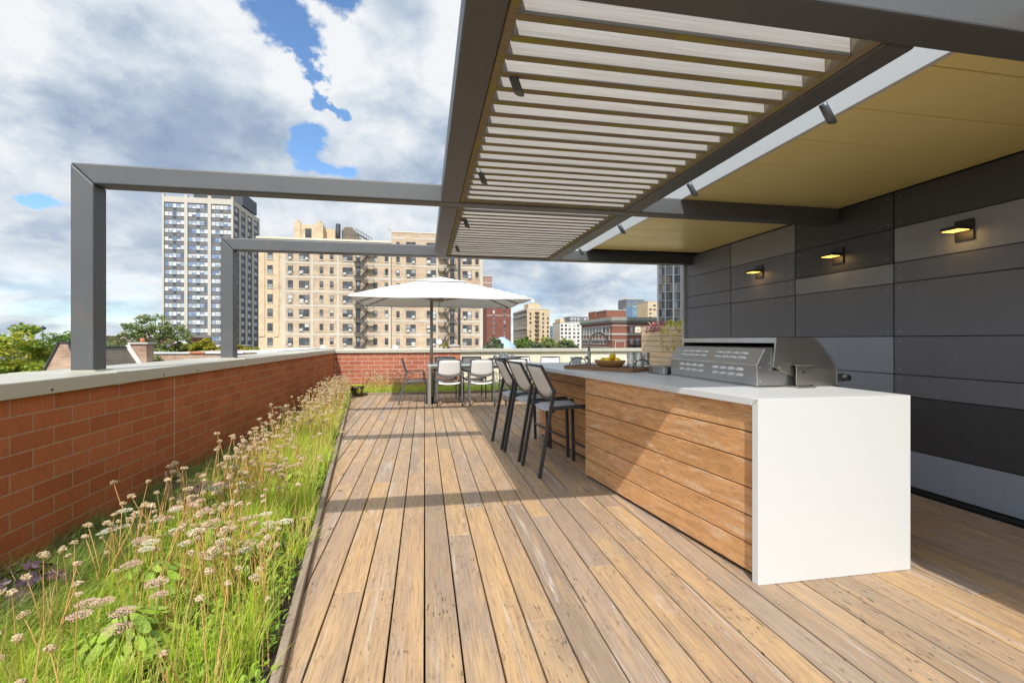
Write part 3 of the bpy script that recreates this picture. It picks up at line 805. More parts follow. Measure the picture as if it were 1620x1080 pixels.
def umbrella():
    t = thing('patio_umbrella', 'big off white rectangular umbrella over the dining table', 'umbrella', (0, 0, 0))
    cx, cy, hx, hy = .31, 9.26, 1.54, 1.18
    ze, za = 1.99, 2.44
    px, py = .135, 9.47
    p = MB(); p.tube([(px, py, .004), (px, py, 2.06)], .031, 16); p.build('pole', M['alu'], t)
    MB().lathe([(.001, .002), (.13, .002), (.13, .02), (.05, .03), (.05, .12), (.033, .121)], (px, py, 0), 28).build('base', M['iron'], t)
    def surf(u, v):
        r = max(abs(u), abs(v)); m = min(abs(u), abs(v)) / r if r > 0 else 0
        sag = .03 * math.sin(math.pi * min(1, r)) * 1.0
        mid = .035 * r * (1 - abs(2 * abs(m - .5) ** 1 - 0)) * -.6
        z = za - (za - ze) * (r ** 1.06) + sag * .4 + mid * .7
        return (cx + u * hx, cy + v * hy, z)
    n = 24; rows = [[surf(2 * i / n - 1, 2 * j / n - 1) for i in range(n + 1)] for j in range(n + 1)]
    V = [q for r_ in rows for q in r_]; F = [(j * (n + 1) + i, j * (n + 1) + i + 1, (j + 1) * (n + 1) + i + 1, (j + 1) * (n + 1) + i) for j in range(n) for i in range(n)]
    mb = MB().add(V, F, 0, False); o = mb.build('canopy', M['canvas'], t)
    md = o.modifiers.new('thick', 'SOLIDIFY'); md.thickness = .003; md.offset = 1
    hm = MB()
    for a, b in (((-1, -1), (1, -1)), ((1, -1), (1, 1)), ((1, 1), (-1, 1)), ((-1, 1), (-1, -1))):
        pts = [Vector(surf(a[0] + (b[0] - a[0]) * k / 12, a[1] + (b[1] - a[1]) * k / 12)) - Vector((0, 0, .012)) for k in range(13)]
        for q, w in zip(pts, pts[1:]): hm.bar(q, w, .006, .026)
    hm.build('hem', M['canvas'], o)
    vt = MB(); k = .3
    V = [(cx + i * hx * k, cy + j * hy * k, ze + (za - ze) * (1 - k) + .045) for i, j in ((-1, -1), (1, -1), (1, 1), (-1, 1))] + [(cx, cy, za + .035)]
    vt.add(V, [(0, 1, 4), (1, 2, 4), (2, 3, 4), (3, 0, 4)]); ov = vt.build('vent_cap', M['canvas'], t)
    md = ov.modifiers.new('thick', 'SOLIDIFY'); md.thickness = .003
    hub = MB(); hub.tube([(cx, cy, 1.985), (cx, cy, 2.05)], .055, 14); hub.tube([(cx, cy, 2.051), (cx, cy, za - .03)], .022, 12)
    hub.build('hub', M['alu'], t)
    MB().bar((px, py, 2.04), (cx, cy, 2.02), .05, .06).build('support_arm', M['alu'], t)
    for u, v in ((-1, -1), (0, -1), (1, -1), (1, 0), (1, 1), (0, 1), (-1, 1), (-1, 0)):
        pts = [Vector(surf(u * s_, v * s_)) - Vector((0, 0, .022)) for s_ in (.06, .3, .55, .8, .985)]
        r = MB()
        for a, b in zip(pts, pts[1:]): r.bar(a, b, .016, .024)
        ob = r.build('rib', M['alu'], t)
        s2 = MB().bar((cx + u * .05, cy + v * .05, 2.02), pts[2] - Vector((0, 0, .014)), .014, .02); s2.build('strut', M['alu'], ob)
        if u and v: MB().ball(pts[-1], .022, 0, 10, 8).build('rib_tip', M['iron'], ob)
# ------------------------------------------------------------------ plants
M['grass'] = m_foliage('bright_grass', [(0, (.64, .80, .07)), (.3, (.46, .68, .055)), (.58, (.70, .78, .11)), (.76, (.26, .44, .045)), (.93, (.74, .66, .22)), (1, (.76, .58, .28))], .45, .42)
M['sedge'] = m_foliage('dark_sedge', [(0, (.06, .12, .02)), (.4, (.11, .19, .03)), (.7, (.18, .23, .05)), (1, (.30, .27, .10))], .5, .3)
M['cover'] = m_foliage('ground_cover_leaf', [(0, (.22, .38, .04)), (.5, (.36, .52, .06)), (.8, (.12, .22, .03)), (1, (.50, .52, .10))], .5, .3)
M['stem'] = m_foliage('dry_stem', [(0, (.34, .42, .05)), (.3, (.56, .44, .12)), (.6, (.66, .38, .14)), (1, (.72, .46, .22))], .6, .1)
M['seed'] = m_foliage('dried_seed_head', [(0, (.52, .37, .20)), (.4, (.64, .49, .29)), (.75, (.72, .61, .42)), (1, (.36, .24, .13))], .8, .15)
M['purple'] = m_foliage('purple_leaf', [(0, (.045, .025, .04)), (.4, (.07, .04, .06)), (.7, (.10, .055, .06)), (1, (.14, .07, .05))], .4, .1, None, .5)
M['sedum'] = m_foliage('sedum_leaf', [(0, (.32, .48, .06)), (.4, (.44, .58, .09)), (.75, (.18, .32, .05)), (1, (.50, .60, .12))], .4, .25, None, .4)
M['pinkflower'] = m_foliage('pink_flower', [(0, (.58, .36, .28)), (.4, (.62, .46, .32)), (.75, (.54, .27, .33)), (1, (.62, .50, .38))], .7, .2)
M['whiteflower'] = m_foliage('white_flower', [(0, (.62, .56, .42)), (.5, (.68, .64, .52)), (1, (.50, .42, .30))], .7, .2)
M['fern'] = m_foliage('fern_leaf', [(0, (.20, .24, .04)), (.5, (.27, .28, .06)), (1, (.14, .19, .03))], .5, .35)
M['trail'] = m_foliage('trailing_lime_leaf', [(0, (.48, .54, .05)), (.5, (.62, .58, .08)), (.8, (.34, .46, .06)), (1, (.66, .44, .09))], .4, .35)
M['magenta'] = m_foliage('magenta_leaf', [(0, (.40, .09, .17)), (.5, (.50, .17, .23)), (1, (.24, .05, .11))], .5, .25)
M['bark'] = simple('tree_bark', (.09, .07, .055), .9, 0, .3, 6, .6)

def blades(base, h, w, az, lean, lev=4):
    """numpy grass blades -> verts, quads"""
    n = len(base); t = np.linspace(0, 1, lev)
    wid = np.array([1, .85, .5, .06])[:lev]
    d = np.stack([np.cos(az), np.sin(az), np.zeros(n)], 1)
    sd = np.stack([-np.sin(az + .6), np.cos(az + .6), np.zeros(n)], 1)
    V = np.zeros((n, lev, 2, 3))
    for k in range(lev):
        c = base + d * (lean * h * t[k] ** 1.9)[:, None]
        c = c + np.array([0, 0, 1.0]) * (h * (t[k] - .42 * np.minimum(lean, 1.3) * t[k] ** 2.2))[:, None]
        V[:, k, 0] = c + sd * (w * wid[k] / 2)[:, None]; V[:, k, 1] = c - sd * (w * wid[k] / 2)[:, None]
    idx = np.arange(n)[:, None] * (lev * 2)
    Fq = np.concatenate([idx + np.array([[2 * k, 2 * k + 1, 2 * k + 3, 2 * k + 2]]) for k in range(lev - 1)], 1).reshape(-1, 4)
    return V.reshape(-1, 3), Fq

def bed_points(n, y0, y1, t0, t1, p=1.0):
    y = y0 + (y1 - y0) * rng.random(n) ** p
    xl = -2.15; xr = -.29 - .12 * y - .06
    t = t0 + (t1 - t0) * rng.random(n)
    return np.stack([xl + (xr - xl) * t, y, np.full(n, -.052)], 1)

def grass_obj(name, label_kind, parts, mat):
    Vs, Fs, o = [], [], 0
    for V, Fq in parts:
        Vs.append(V); Fs.append(Fq + o); o += len(V)
    ob = link(name, quick_mesh(name, np.concatenate(Vs), np.concatenate(Fs), mat)); ob['kind'] = 'stuff'
    return ob

def clumpy(P, sc, seed, keep):
    r = np.random.default_rng(seed); c = P[r.integers(0, len(P), max(2, int(len(P) * sc)))]
    j = r.integers(0, len(c), len(P)); out = c[j] + r.normal(0, .028, P.shape) * np.array([1, 1, 0])
    m = r.random(len(P)) < keep
    return np.where(m[:, None], P, out)

def grasses():
    U = rng.uniform
    parts = []
    # fine bright lawn-like grass close to the camera
    n = 19000; P = bed_points(n, .9, 3.0, .10, .98); P = clumpy(P, .02, 3, .45); P[:, 0] = np.where(P[:, 0] > -1.0 - .25 * (P[:, 1] - 1.6) + U(-.15, .15, n), P[:, 0] - U(.45, .9, n), P[:, 0])
    parts.append(blades(P, U(.09, .25, n), U(.0025, .0045, n), U(0, 6.28, n), U(.35, 1.3, n)))
    n = 6500; P = bed_points(n, 2.6, 12.0, .30, .99); P = clumpy(P, .012, 4, .25)
    parts.append(blades(P, U(.10, .27, n), U(.004, .008, n), U(0, 6.28, n), U(.2, .9, n)))
    # upright leaves along the edging
    n = 9500; P = bed_points(n, 1.3, 11.0, .45, 1.0); P = clumpy(P, .014, 5, .2)
    parts.append(blades(P, U(.16, .36, n), U(.0035, .007, n), U(0, 6.28, n), U(.05, .45, n)))
    n = 6000; P = np.stack([U(-1.6, 6.5, n), U(11.12, 12.0, n), np.full(n, -.04)], 1)
    parts.append(blades(P, U(.14, .36, n), U(.006, .011, n), U(0, 6.28, n), U(.15, .8, n)))
    grass_obj('grass', '', parts, M['grass'])
    parts = []
    n = 6500; P = bed_points(n, 1.6, 5.6, .0, .32); P = clumpy(P, .008, 6, .15)
    parts.append(blades(P, U(.16, .36, n), U(.0025, .0045, n), U(-.9, 2.6, n), U(.6, 1.6, n)))
    n = 2500; P = bed_points(n, 5.6, 12.0, .0, .35)
    parts.append(blades(P, U(.12, .26, n), U(.004, .007, n), U(0, 6.28, n), U(.4, 1.2, n)))
    grass_obj('sedge_grass', '', parts, M['sedge'])
    # bare upright stalks, green to straw, too many to count
    n = 2600; P = bed_points(n, 1.4, 11.0, .34, 1.0, 1.15); P = clumpy(P, .06, 15, .35)
    grass_obj('bare_stalks', '', [blades(P, U(.20, .44, n), U(.0030, .0052, n), U(0, 6.28, n), U(.02, .35, n))], M['stem'])
    # low small leaved cover
    n = 26000; P = bed_points(n, 1.2, 12.0, .02, 1.0, 1.7); P = clumpy(P, .03, 8, .5)
    P[:, 2] += U(.0, .11, n)
    parts = [blades(P, U(.014, .036, n), U(.010, .020, n), U(0, 6.28, n), U(.4, 1.5, n), 3)]
    n = 4000; P = np.stack([U(-1.6, 6.5, n), U(11.12, 12.05, n), U(-.04, .06, n)], 1)
    parts.append(blades(P, U(.02, .05, n), U(.016, .03, n), U(0, 6.28, n), U(.4, 1.5, n), 3))
    grass_obj('ground_cover', '', parts, M['cover'])

def umbel(seed, r=.0165):
    """a dried allium head: a dome of tiny capsules on short rays"""
    q = random.Random(seed); mb = MB()
    for i in range(30):
        a = i * 2.399; z = 1 - (i + .5) / 30 * 1.35
        s = math.sqrt(max(0, 1 - z * z)); rr = r * q.uniform(.72, 1.12)
        c = Vector((math.cos(a) * s * rr, math.sin(a) * s * rr, z * rr * .72))
        k = q.uniform(.0028, .0046); ex = Vector((q.uniform(-1, 1), q.uniform(-1, 1), q.uniform(-1, 1))).normalized(); ey = ex.orthogonal(); ez = ex.cross(ey)
        vs = [c + ex * k, c - ex * k, c + ey * k, c - ey * k, c + ez * k * 1.3, c - ez * k * 1.3]
        mb.add(vs, [(0, 2, 4), (2, 1, 4), (1, 3, 4), (3, 0, 4), (2, 0, 5), (1, 2, 5), (3, 1, 5), (0, 3, 5)])
    return mb

def alliums():
    heads = [umbel(s).mesh('seed_head', M['seed']) for s in range(6)]
    stems = []; combos = []
    for s in range(14):
        q = random.Random(100 + s); h = q.uniform(.27, .46); l = q.uniform(.02, .15); a = q.uniform(0, 6.28)
        pts = [Vector((math.cos(a) * l * (t ** 1.6) * q.uniform(.9, 1.1), math.sin(a) * l * (t ** 1.6), h * t)) for t in np.linspace(0, 1, 6)]
        mb = MB().tube(pts, [.0028, .0026, .0024, .0022, .0020, .0018], 5, cap=False)
        stems.append((mb.mesh('stem', M['stem']), pts[-1], pts[-1] - pts[-2]))
        cm = MB().tube(pts, [.0034, .0032, .003, .0028, .0026, .0024], 4, cap=False)
        hb = umbel(s, .017); cm.add([tuple(Vector(v) + pts[-1]) for v in hb.v], hb.f, 1)
        combos.append(cm.mesh('dried_flower', [M['stem'], M['seed']]))
    L1 = 'tall dried tan seed head on a thin stem in the side flower bed'
    L2 = 'dried tan seed head on a thin stem in the far bed behind the dining set'
    def near(x, y):
        st, tip, d = random.choice(stems); sc = random.uniform(.8, 1.12)
        t = thing('dried_flower', L1, 'dried flower', (x, y, -.05), random.uniform(0, 6.28), 'dried seed heads in the side bed')
        t.scale = (sc, sc, sc)
        link('stem', st, t)
        h = link('seed_head', random.choice(heads), t, tip); h.rotation_euler = (random.uniform(-.4, .4), random.uniform(-.4, .4), random.uniform(0, 6)); k = random.uniform(.62, 1.1); h.scale = (k, k, k)
    q = random.Random(5)
    centers = [(q.uniform(.36, .98), 1.45 + 9.6 * q.random() ** 1.1) for _ in range(90)]
    pts = []
    while len(pts) < 900:
        t, y = q.choice(centers); y += q.gauss(0, .2); t += q.gauss(0, .09)
        if not (.30 < t < .99 and 1.5 < y < 11): continue
        if y < 2.3 and q.random() < .45: continue
        x = -2.15 + (curb_x(y) - .06 + 2.15) * t
        pts.append((x, y))
    pts.sort(key=lambda p: p[1])
    mass = MB()
    def bulk(x, y, z, k):
        cm = q.choice(combos); a = q.uniform(0, 6.28); c, s_ = math.cos(a) * k, math.sin(a) * k
        b0 = len(mass.v)
        mass.v += [(x + v.co.x * c - v.co.y * s_, y + v.co.x * s_ + v.co.y * c, z + v.co.z * k) for v in cm.vertices]
        for p in cm.polygons:
            mass.f.append([b0 + i for i in p.vertices]); mass.m.append(p.material_index); mass.sm.append(False)
    for i, (x, y) in enumerate(pts):
        if i < 130: near(x, y)
        elif i < 298:
            o = link('dried_flower', q.choice(combos), None, (x, y, -.05), q.uniform(0, 6.28)); k = q.uniform(.85, 1.15); o.scale = (k, k, k)
            tag(o, L1, 'dried flower', 'dried seed heads in the side bed')
        else: bulk(x, y, -.05, q.uniform(.9, 1.2))
    for i in range(210):
        x = q.uniform(-1.3, 3.6) if i > 70 else q.gauss(-.85, .33)
        bulk(x, q.uniform(11.2, 11.95), -.04, q.uniform(.95, 1.35))
    o = mass.build('dried_flowers', [M['stem'], M['seed']], fix=False); o['kind'] = 'stuff'

def lobed(mb, c, ax, ay, nz, r, m=0, lobes=5):
    n = 20; vs = [c]
    for k in range(n):
        a = 2 * math.pi * k / n; rr = r * (.78 + .22 * math.cos(a * lobes)) * (1 if abs(a - math.pi) > .3 else .5)
        vs.append(c + ax * math.cos(a) * rr + ay * math.sin(a) * rr + nz * (.16 * r * math.sin(a * lobes + 1) - .25 * rr * rr / r))
    mb.add(vs, [(0, k + 1, (k + 1) % n + 1) for k in range(n)], m)

def rosette(seed, n, rad, hgt, leaf, mat, name, label, loc, lob=True, cat='plant', group=None):
    q = random.Random(seed); t = thing(name, label, cat, loc, 0, group)
    lv, st = MB(), MB()
    for i in range(n):
        a = i * 2.399 + q.uniform(-.3, .3); f = math.sqrt((i + .5) / n)
        h = hgt * (1 - .6 * f * f) * q.uniform(.75, 1.15)
        c = Vector((math.cos(a) * rad * f, math.sin(a) * rad * f, h))
        out = Vector((math.cos(a), math.sin(a), 0)); nz = (Vector((0, 0, 1)) + out * (.25 + .8 * f * q.uniform(.4, 1))).normalized()
        ay = nz.cross(out).normalized(); ax = ay.cross(nz)
        r = leaf * q.uniform(.65, 1.15)
        if lob: lobed(lv, c, ax, ay, nz, r)
        else:
            vs = []; k2 = 9
            for k in range(k2):
                b = 2 * math.pi * k / k2; vs.append(c + ax * math.cos(b) * r * 1.3 + ay * math.sin(b) * r * .62 + nz * (.18 * r * math.cos(b) ** 2))
            lv.add([c - nz * .1 * r] + vs, [(0, k + 1, (k + 1) % k2 + 1) for k in range(k2)])
        st.tube([Vector((c.x * .15, c.y * .15, 0)), Vector((c.x * .6, c.y * .6, h * .7)), c], .0018, 4, cap=False)
    lv.build('leaves', mat, t, fix=False); st.build('stem', M['stem'], t, fix=False)
    return t

def flathead(t, seed, x, y, h, r, mat):
    q = random.Random(seed); mb = MB()
    for i in range(60):
        a = i * 2.399; f = math.sqrt((i + .5) / 60); k = r * .10 * q.uniform(.8, 1.4)
        c = Vector((x + math.cos(a) * r * f, y + math.sin(a) * r * f, h + r * .22 * (1 - f * f) + q.uniform(-.002, .002)))
        vs = [c + Vector((k * math.cos(b), k * math.sin(b), q.uniform(-.3, .3) * k)) for b in (0, 1.57, 3.14, 4.71)] + [c + Vector((0, 0, k * .9))]
        mb.add(vs, [(0, 1, 4), (1, 2, 4), (2, 3, 4), (3, 0, 4)])
    o = mb.build('flower_head', mat, t, fix=False)
    MB().tube([(x * .5, y * .5, 0), (x * .85, y * .85, h * .6), (x, y, h)], .003, 5, cap=False).build('stem', M['sedum'], t)

def bed_plants():
    rosette(1, 34, .20, .22, .055, M['purple'], 'purple_leaved_plant', 'dark purple leaved plant against the brick wall, nearest to us', (-1.86, 2.62, -.05))
    rosette(2, 26, .15, .17, .045, M['purple'], 'purple_leaved_plant', 'dark purple plant tucked low at the wall just behind the sedge grass', (-1.98, 4.25, -.05))
    rosette(3, 30, .20, .22, .05, M['purple'], 'purple_leaved_plant', 'dusky purple plant beside the yellow green fern, on its near side', (-1.60, 3.95, -.05))
    rosette(4, 30, .22, .25, .05, M['purple'], 'purple_leaved_plant', 'dark purple plant by the wall behind the fern', (-1.85, 5.6, -.05))
    rosette(5, 30, .24, .26, .05, M['purple'], 'purple_leaved_plant', 'dusky purple plant at far corner of the bed beside the potted plant', (-1.72, 10.5, -.05))
    for i, (x, y, lb, mt) in enumerate(((-1.34, 2.62, 'lime green sedum clump with white flat flower heads, nearest the grass', M['whiteflower']),
                                    (-1.30, 3.15, 'green sedum clump with dusty pink flat flower heads in mid bed', M['pinkflower']),
                                    (-1.42, 3.62, 'green sedum clump with white flat heads in front of the fern', M['whiteflower']),
                                    (-1.18, 2.15, 'lime green sedum clump with few pink heads beside bright grass', M['pinkflower']))):
        t = rosette(20 + i, 60, .19, .19, .034, M['sedum'], 'sedum', lb, (x, y, -.05), False)
        q = random.Random(i)
        for k in range(7):
            flathead(t, k + 10 * i, q.uniform(-.18, .18), q.uniform(-.16, .16), q.uniform(.21, .29), q.uniform(.028, .05), mt if k < 5 else M['pinkflower'])
    for i, (x, y, lb, mt) in enumerate(((-.92, 2.75, 'green sedum clump with cream flat heads among tall stalks near the edging', M['whiteflower']),
                                    (-1.05, 4.2, 'green sedum clump with dusty pink heads right of the fern', M['pinkflower']),
                                    (-1.55, 3.05, 'pale sedum clump with cream heads close to the dark sedge', M['whiteflower']))):
        t = rosette(40 + i, 46, .17, .20, .028, M['sedum'], 'sedum', lb, (x, y, -.05), False)
        q = random.Random(i + 30)
        for k in range(8): flathead(t, k + 10 * i, q.uniform(-.18, .18), q.uniform(-.16, .16), q.uniform(.22, .31), q.uniform(.022, .042), mt)
    # fern
    t = thing('fern', 'yellow green fern by the brick wall in mid bed', 'fern', (-1.72, 4.55, -.05))
    lv = MB(); q = random.Random(9)
    for i in range(15):
        a = i * 2.399; L = q.uniform(.26, .42); out = Vector((math.cos(a), math.sin(a), 0)); sd = Vector((-out.y, out.x, 0)); pr = None
        for k in range(16):
            tt = (k + 1) / 16; c = out * (L * .75 * tt) + Vector((0, 0, L * (1.15 * tt - .75 * tt * tt)))
            w = .055 * math.sin(math.pi * min(1, tt * .93 + .07)) * (1 - .35 * tt)
            for s in (-1, 1):
                p = c + sd * s * w * 1.2 + out * .02 - Vector((0, 0, .006)); lv.add([c - out * .006, p, c + out * .008], [(0, 1, 2)])
            if pr is not None: lv.add([pr - sd * .0015, pr + sd * .0015, c + sd * .0015, c - sd * .0015], [(0, 1, 2, 3)])
            pr = c
    lv.build('fronds', M['fern'], t, fix=False)
    t = thing('flower_spike', 'reddish brown dry flower spike leaning near the brick wall', 'flower spike', (-1.62, 3.42, -.05))
    mb = MB().tube([(0, 0, 0), (-.01, .01, .2), (-.035, .01, .42)], .0025, 5); mb.build('stem', M['stem'], t)
    mb = MB()
    for i in range(46):
        a = i * 2.4; z = .24 + .2 * i / 46; r = .012 * (1 - i / 60)
        c = Vector((-.01 - .025 * (z - .2) / .2 + math.cos(a) * r, .01 + math.sin(a) * r, z)); mb.ball(c, .005, 0, 5, 4)
    mb.build('seeds', M['pinkflower'], t)
    # pot at the far corner
    t = thing('plant_pot', 'dark plastic pot of pale trailing succulents at far corner of deck', 'plant pot', (-1.47, 10.86, .0015))
    MB().lathe([(.001, 0), (.115, 0), (.15, .19), (.162, .19), (.162, .222), (.148, .222), (.14, .19), (.001, .19)], n=24).build('pot', M['pot'], t)
    lv = MB(); q = random.Random(4)
    for i in range(200):
        a = q.uniform(0, 6.28); r = .14 * math.sqrt(q.random()); z = .225 + .03 * q.random()
        if i > 180: r = .168; a = -1.1 + q.gauss(0, .16); z = .20 - .11 * q.random()
        lv.ball((math.cos(a) * r, math.sin(a) * r, z), q.uniform(.008, .015), 0, 6, 4)
    lv.build('succulent', M['trail'], t, fix=False)
    # planter top plants
    q = random.Random(12)
    for y, lb, mt, n in ((8.06, 'magenta leaved trailing plant at the left corner of tall planter', M['magenta'], 90), (7.78, 'magenta and lime plant on tall planter, second from left', M['magenta'], 100),
                         (7.45, 'lime yellow trailing plant hanging down the middle of planter', M['trail'], 170), (7.05, 'lime yellow plant on tall planter right beside the dark wall', M['trail'], 170)):
        t = thing('trailing_plant', lb, 'plant', (4.16, y, 1.46))
        lv = MB()
        for i in range(n):
            a = q.uniform(0, 6.28); r = abs(q.gauss(0, .13)); c = Vector((math.cos(a) * r * .6, math.sin(a) * r, .03 + q.random() * .11 * (1 - min(1, r / .35))))
            if i > n * .72:
                dn = q.random() ** 1.5 * (.42 if mt is M['trail'] else .1); yy = (.06 if i % 2 else -.1) + .12 * math.sin(dn * 7)
                c = Vector((-.085 - .03 * q.random(), yy + q.gauss(0, .018), .02 - dn))
            nz = Vector((q.uniform(-1, .2), q.uniform(-.8, .8), q.uniform(.1, 1))).normalized(); ax = nz.orthogonal().normalized()
            lobed(lv, c, ax, nz.cross(ax), nz, q.uniform(.013, .026), 0, 3)
        lv.build('leaves', mt, t, fix=False)
        st = MB()
        for k in range(5):
            a = q.uniform(0, 6.28); st.tube([(0, 0, -.02), (math.cos(a) * .05, math.sin(a) * .08, .07), (math.cos(a) * .09, math.sin(a) * .16, .12)], .004, 5)
        st.build('stem', M['stem'], t)

def leaf_cloud(n, blobs, size, seed, lumps=26, spread=.3):
    """many leaf quads gathered in clumps over ellipsoid blobs"""
    r = np.random.default_rng(seed); C = []
    wts = np.array([b[3] * b[4] * b[5] for b in blobs]) ** .67; wts /= wts.sum()
    for b, w in zip(blobs, wts):
        k = max(4, int(lumps * len(blobs) * w)); u = r.normal(size=(k, 3)); u /= np.linalg.norm(u, axis=1)[:, None]
        rad = r.uniform(.45, 1.0, (k, 1)); cc = np.array(b[:3]) + u * rad * np.array(b[3:6])
        m = max(1, int(n * w / k)); sp = spread * min(b[3:6]) * r.uniform(.6, 1.3, (k, 1, 1))
        g = r.normal(size=(k, m, 3)); g /= np.maximum(1e-6, np.linalg.norm(g, axis=2))[..., None]
        g *= r.random((k, m, 1)) ** .45
        C.append((cc[:, None, :] + g * sp * np.array([1.15, 1.15, .75])).reshape(-1, 3))
    C = np.concatenate(C); n = len(C)
    a = r.normal(size=(n, 3)); a[:, 2] *= .5; a /= np.linalg.norm(a, axis=1)[:, None]
    b = np.cross(a, r.normal(size=(n, 3))); b /= np.maximum(1e-6, np.linalg.norm(b, axis=1))[:, None]
    s = size * r.uniform(.6, 1.35, (n, 1))
    V = np.stack([C - a * s, C + b * s * .45, C + a * s, C - b * s * .45], 1)
    return V.reshape(-1, 3), np.arange(n * 4).reshape(n, 4)

def tree(name, label, loc, blobs, n, size, mat, seed, trunk_r=.22, spread=.3, lumps=26, group=None, cat='tree'):
    t = thing(name, label, cat, loc, 0, group)
    q = random.Random(seed); z0 = -13 - loc[2]
    cx = sum(b[0] for b in blobs) / len(blobs); cy = sum(b[1] for b in blobs) / len(blobs); zl = min(b[2] - b[5] for b in blobs)
    mb = MB(); fork = Vector((cx * .5, cy * .5, zl + .2))
    mb.tube([(0, 0, z0), (cx * .2, cy * .2, (z0 + zl) / 2), fork], [trunk_r * 1.5, trunk_r, trunk_r * .8], 9)
    for b in blobs:
        c = Vector(b[:3])
        for k in range(3):
            e = c + Vector((q.uniform(-.6, .6) * b[3], q.uniform(-.6, .6) * b[4], q.uniform(-.1, .6) * b[5]))
            mid = fork.lerp(e, .5) + Vector((q.uniform(-.2, .2), q.uniform(-.2, .2), .15 * b[5]))
            mb.tube([fork, mid, e], [trunk_r * .5, trunk_r * .28, trunk_r * .07], 6, cap=False)
    mb.build('trunk', M['bark'], t)
    V, Fq = leaf_cloud(n, blobs, size, seed, lumps, spread)
    link('crown', quick_mesh('crown', V, Fq, mat), t)
    return t

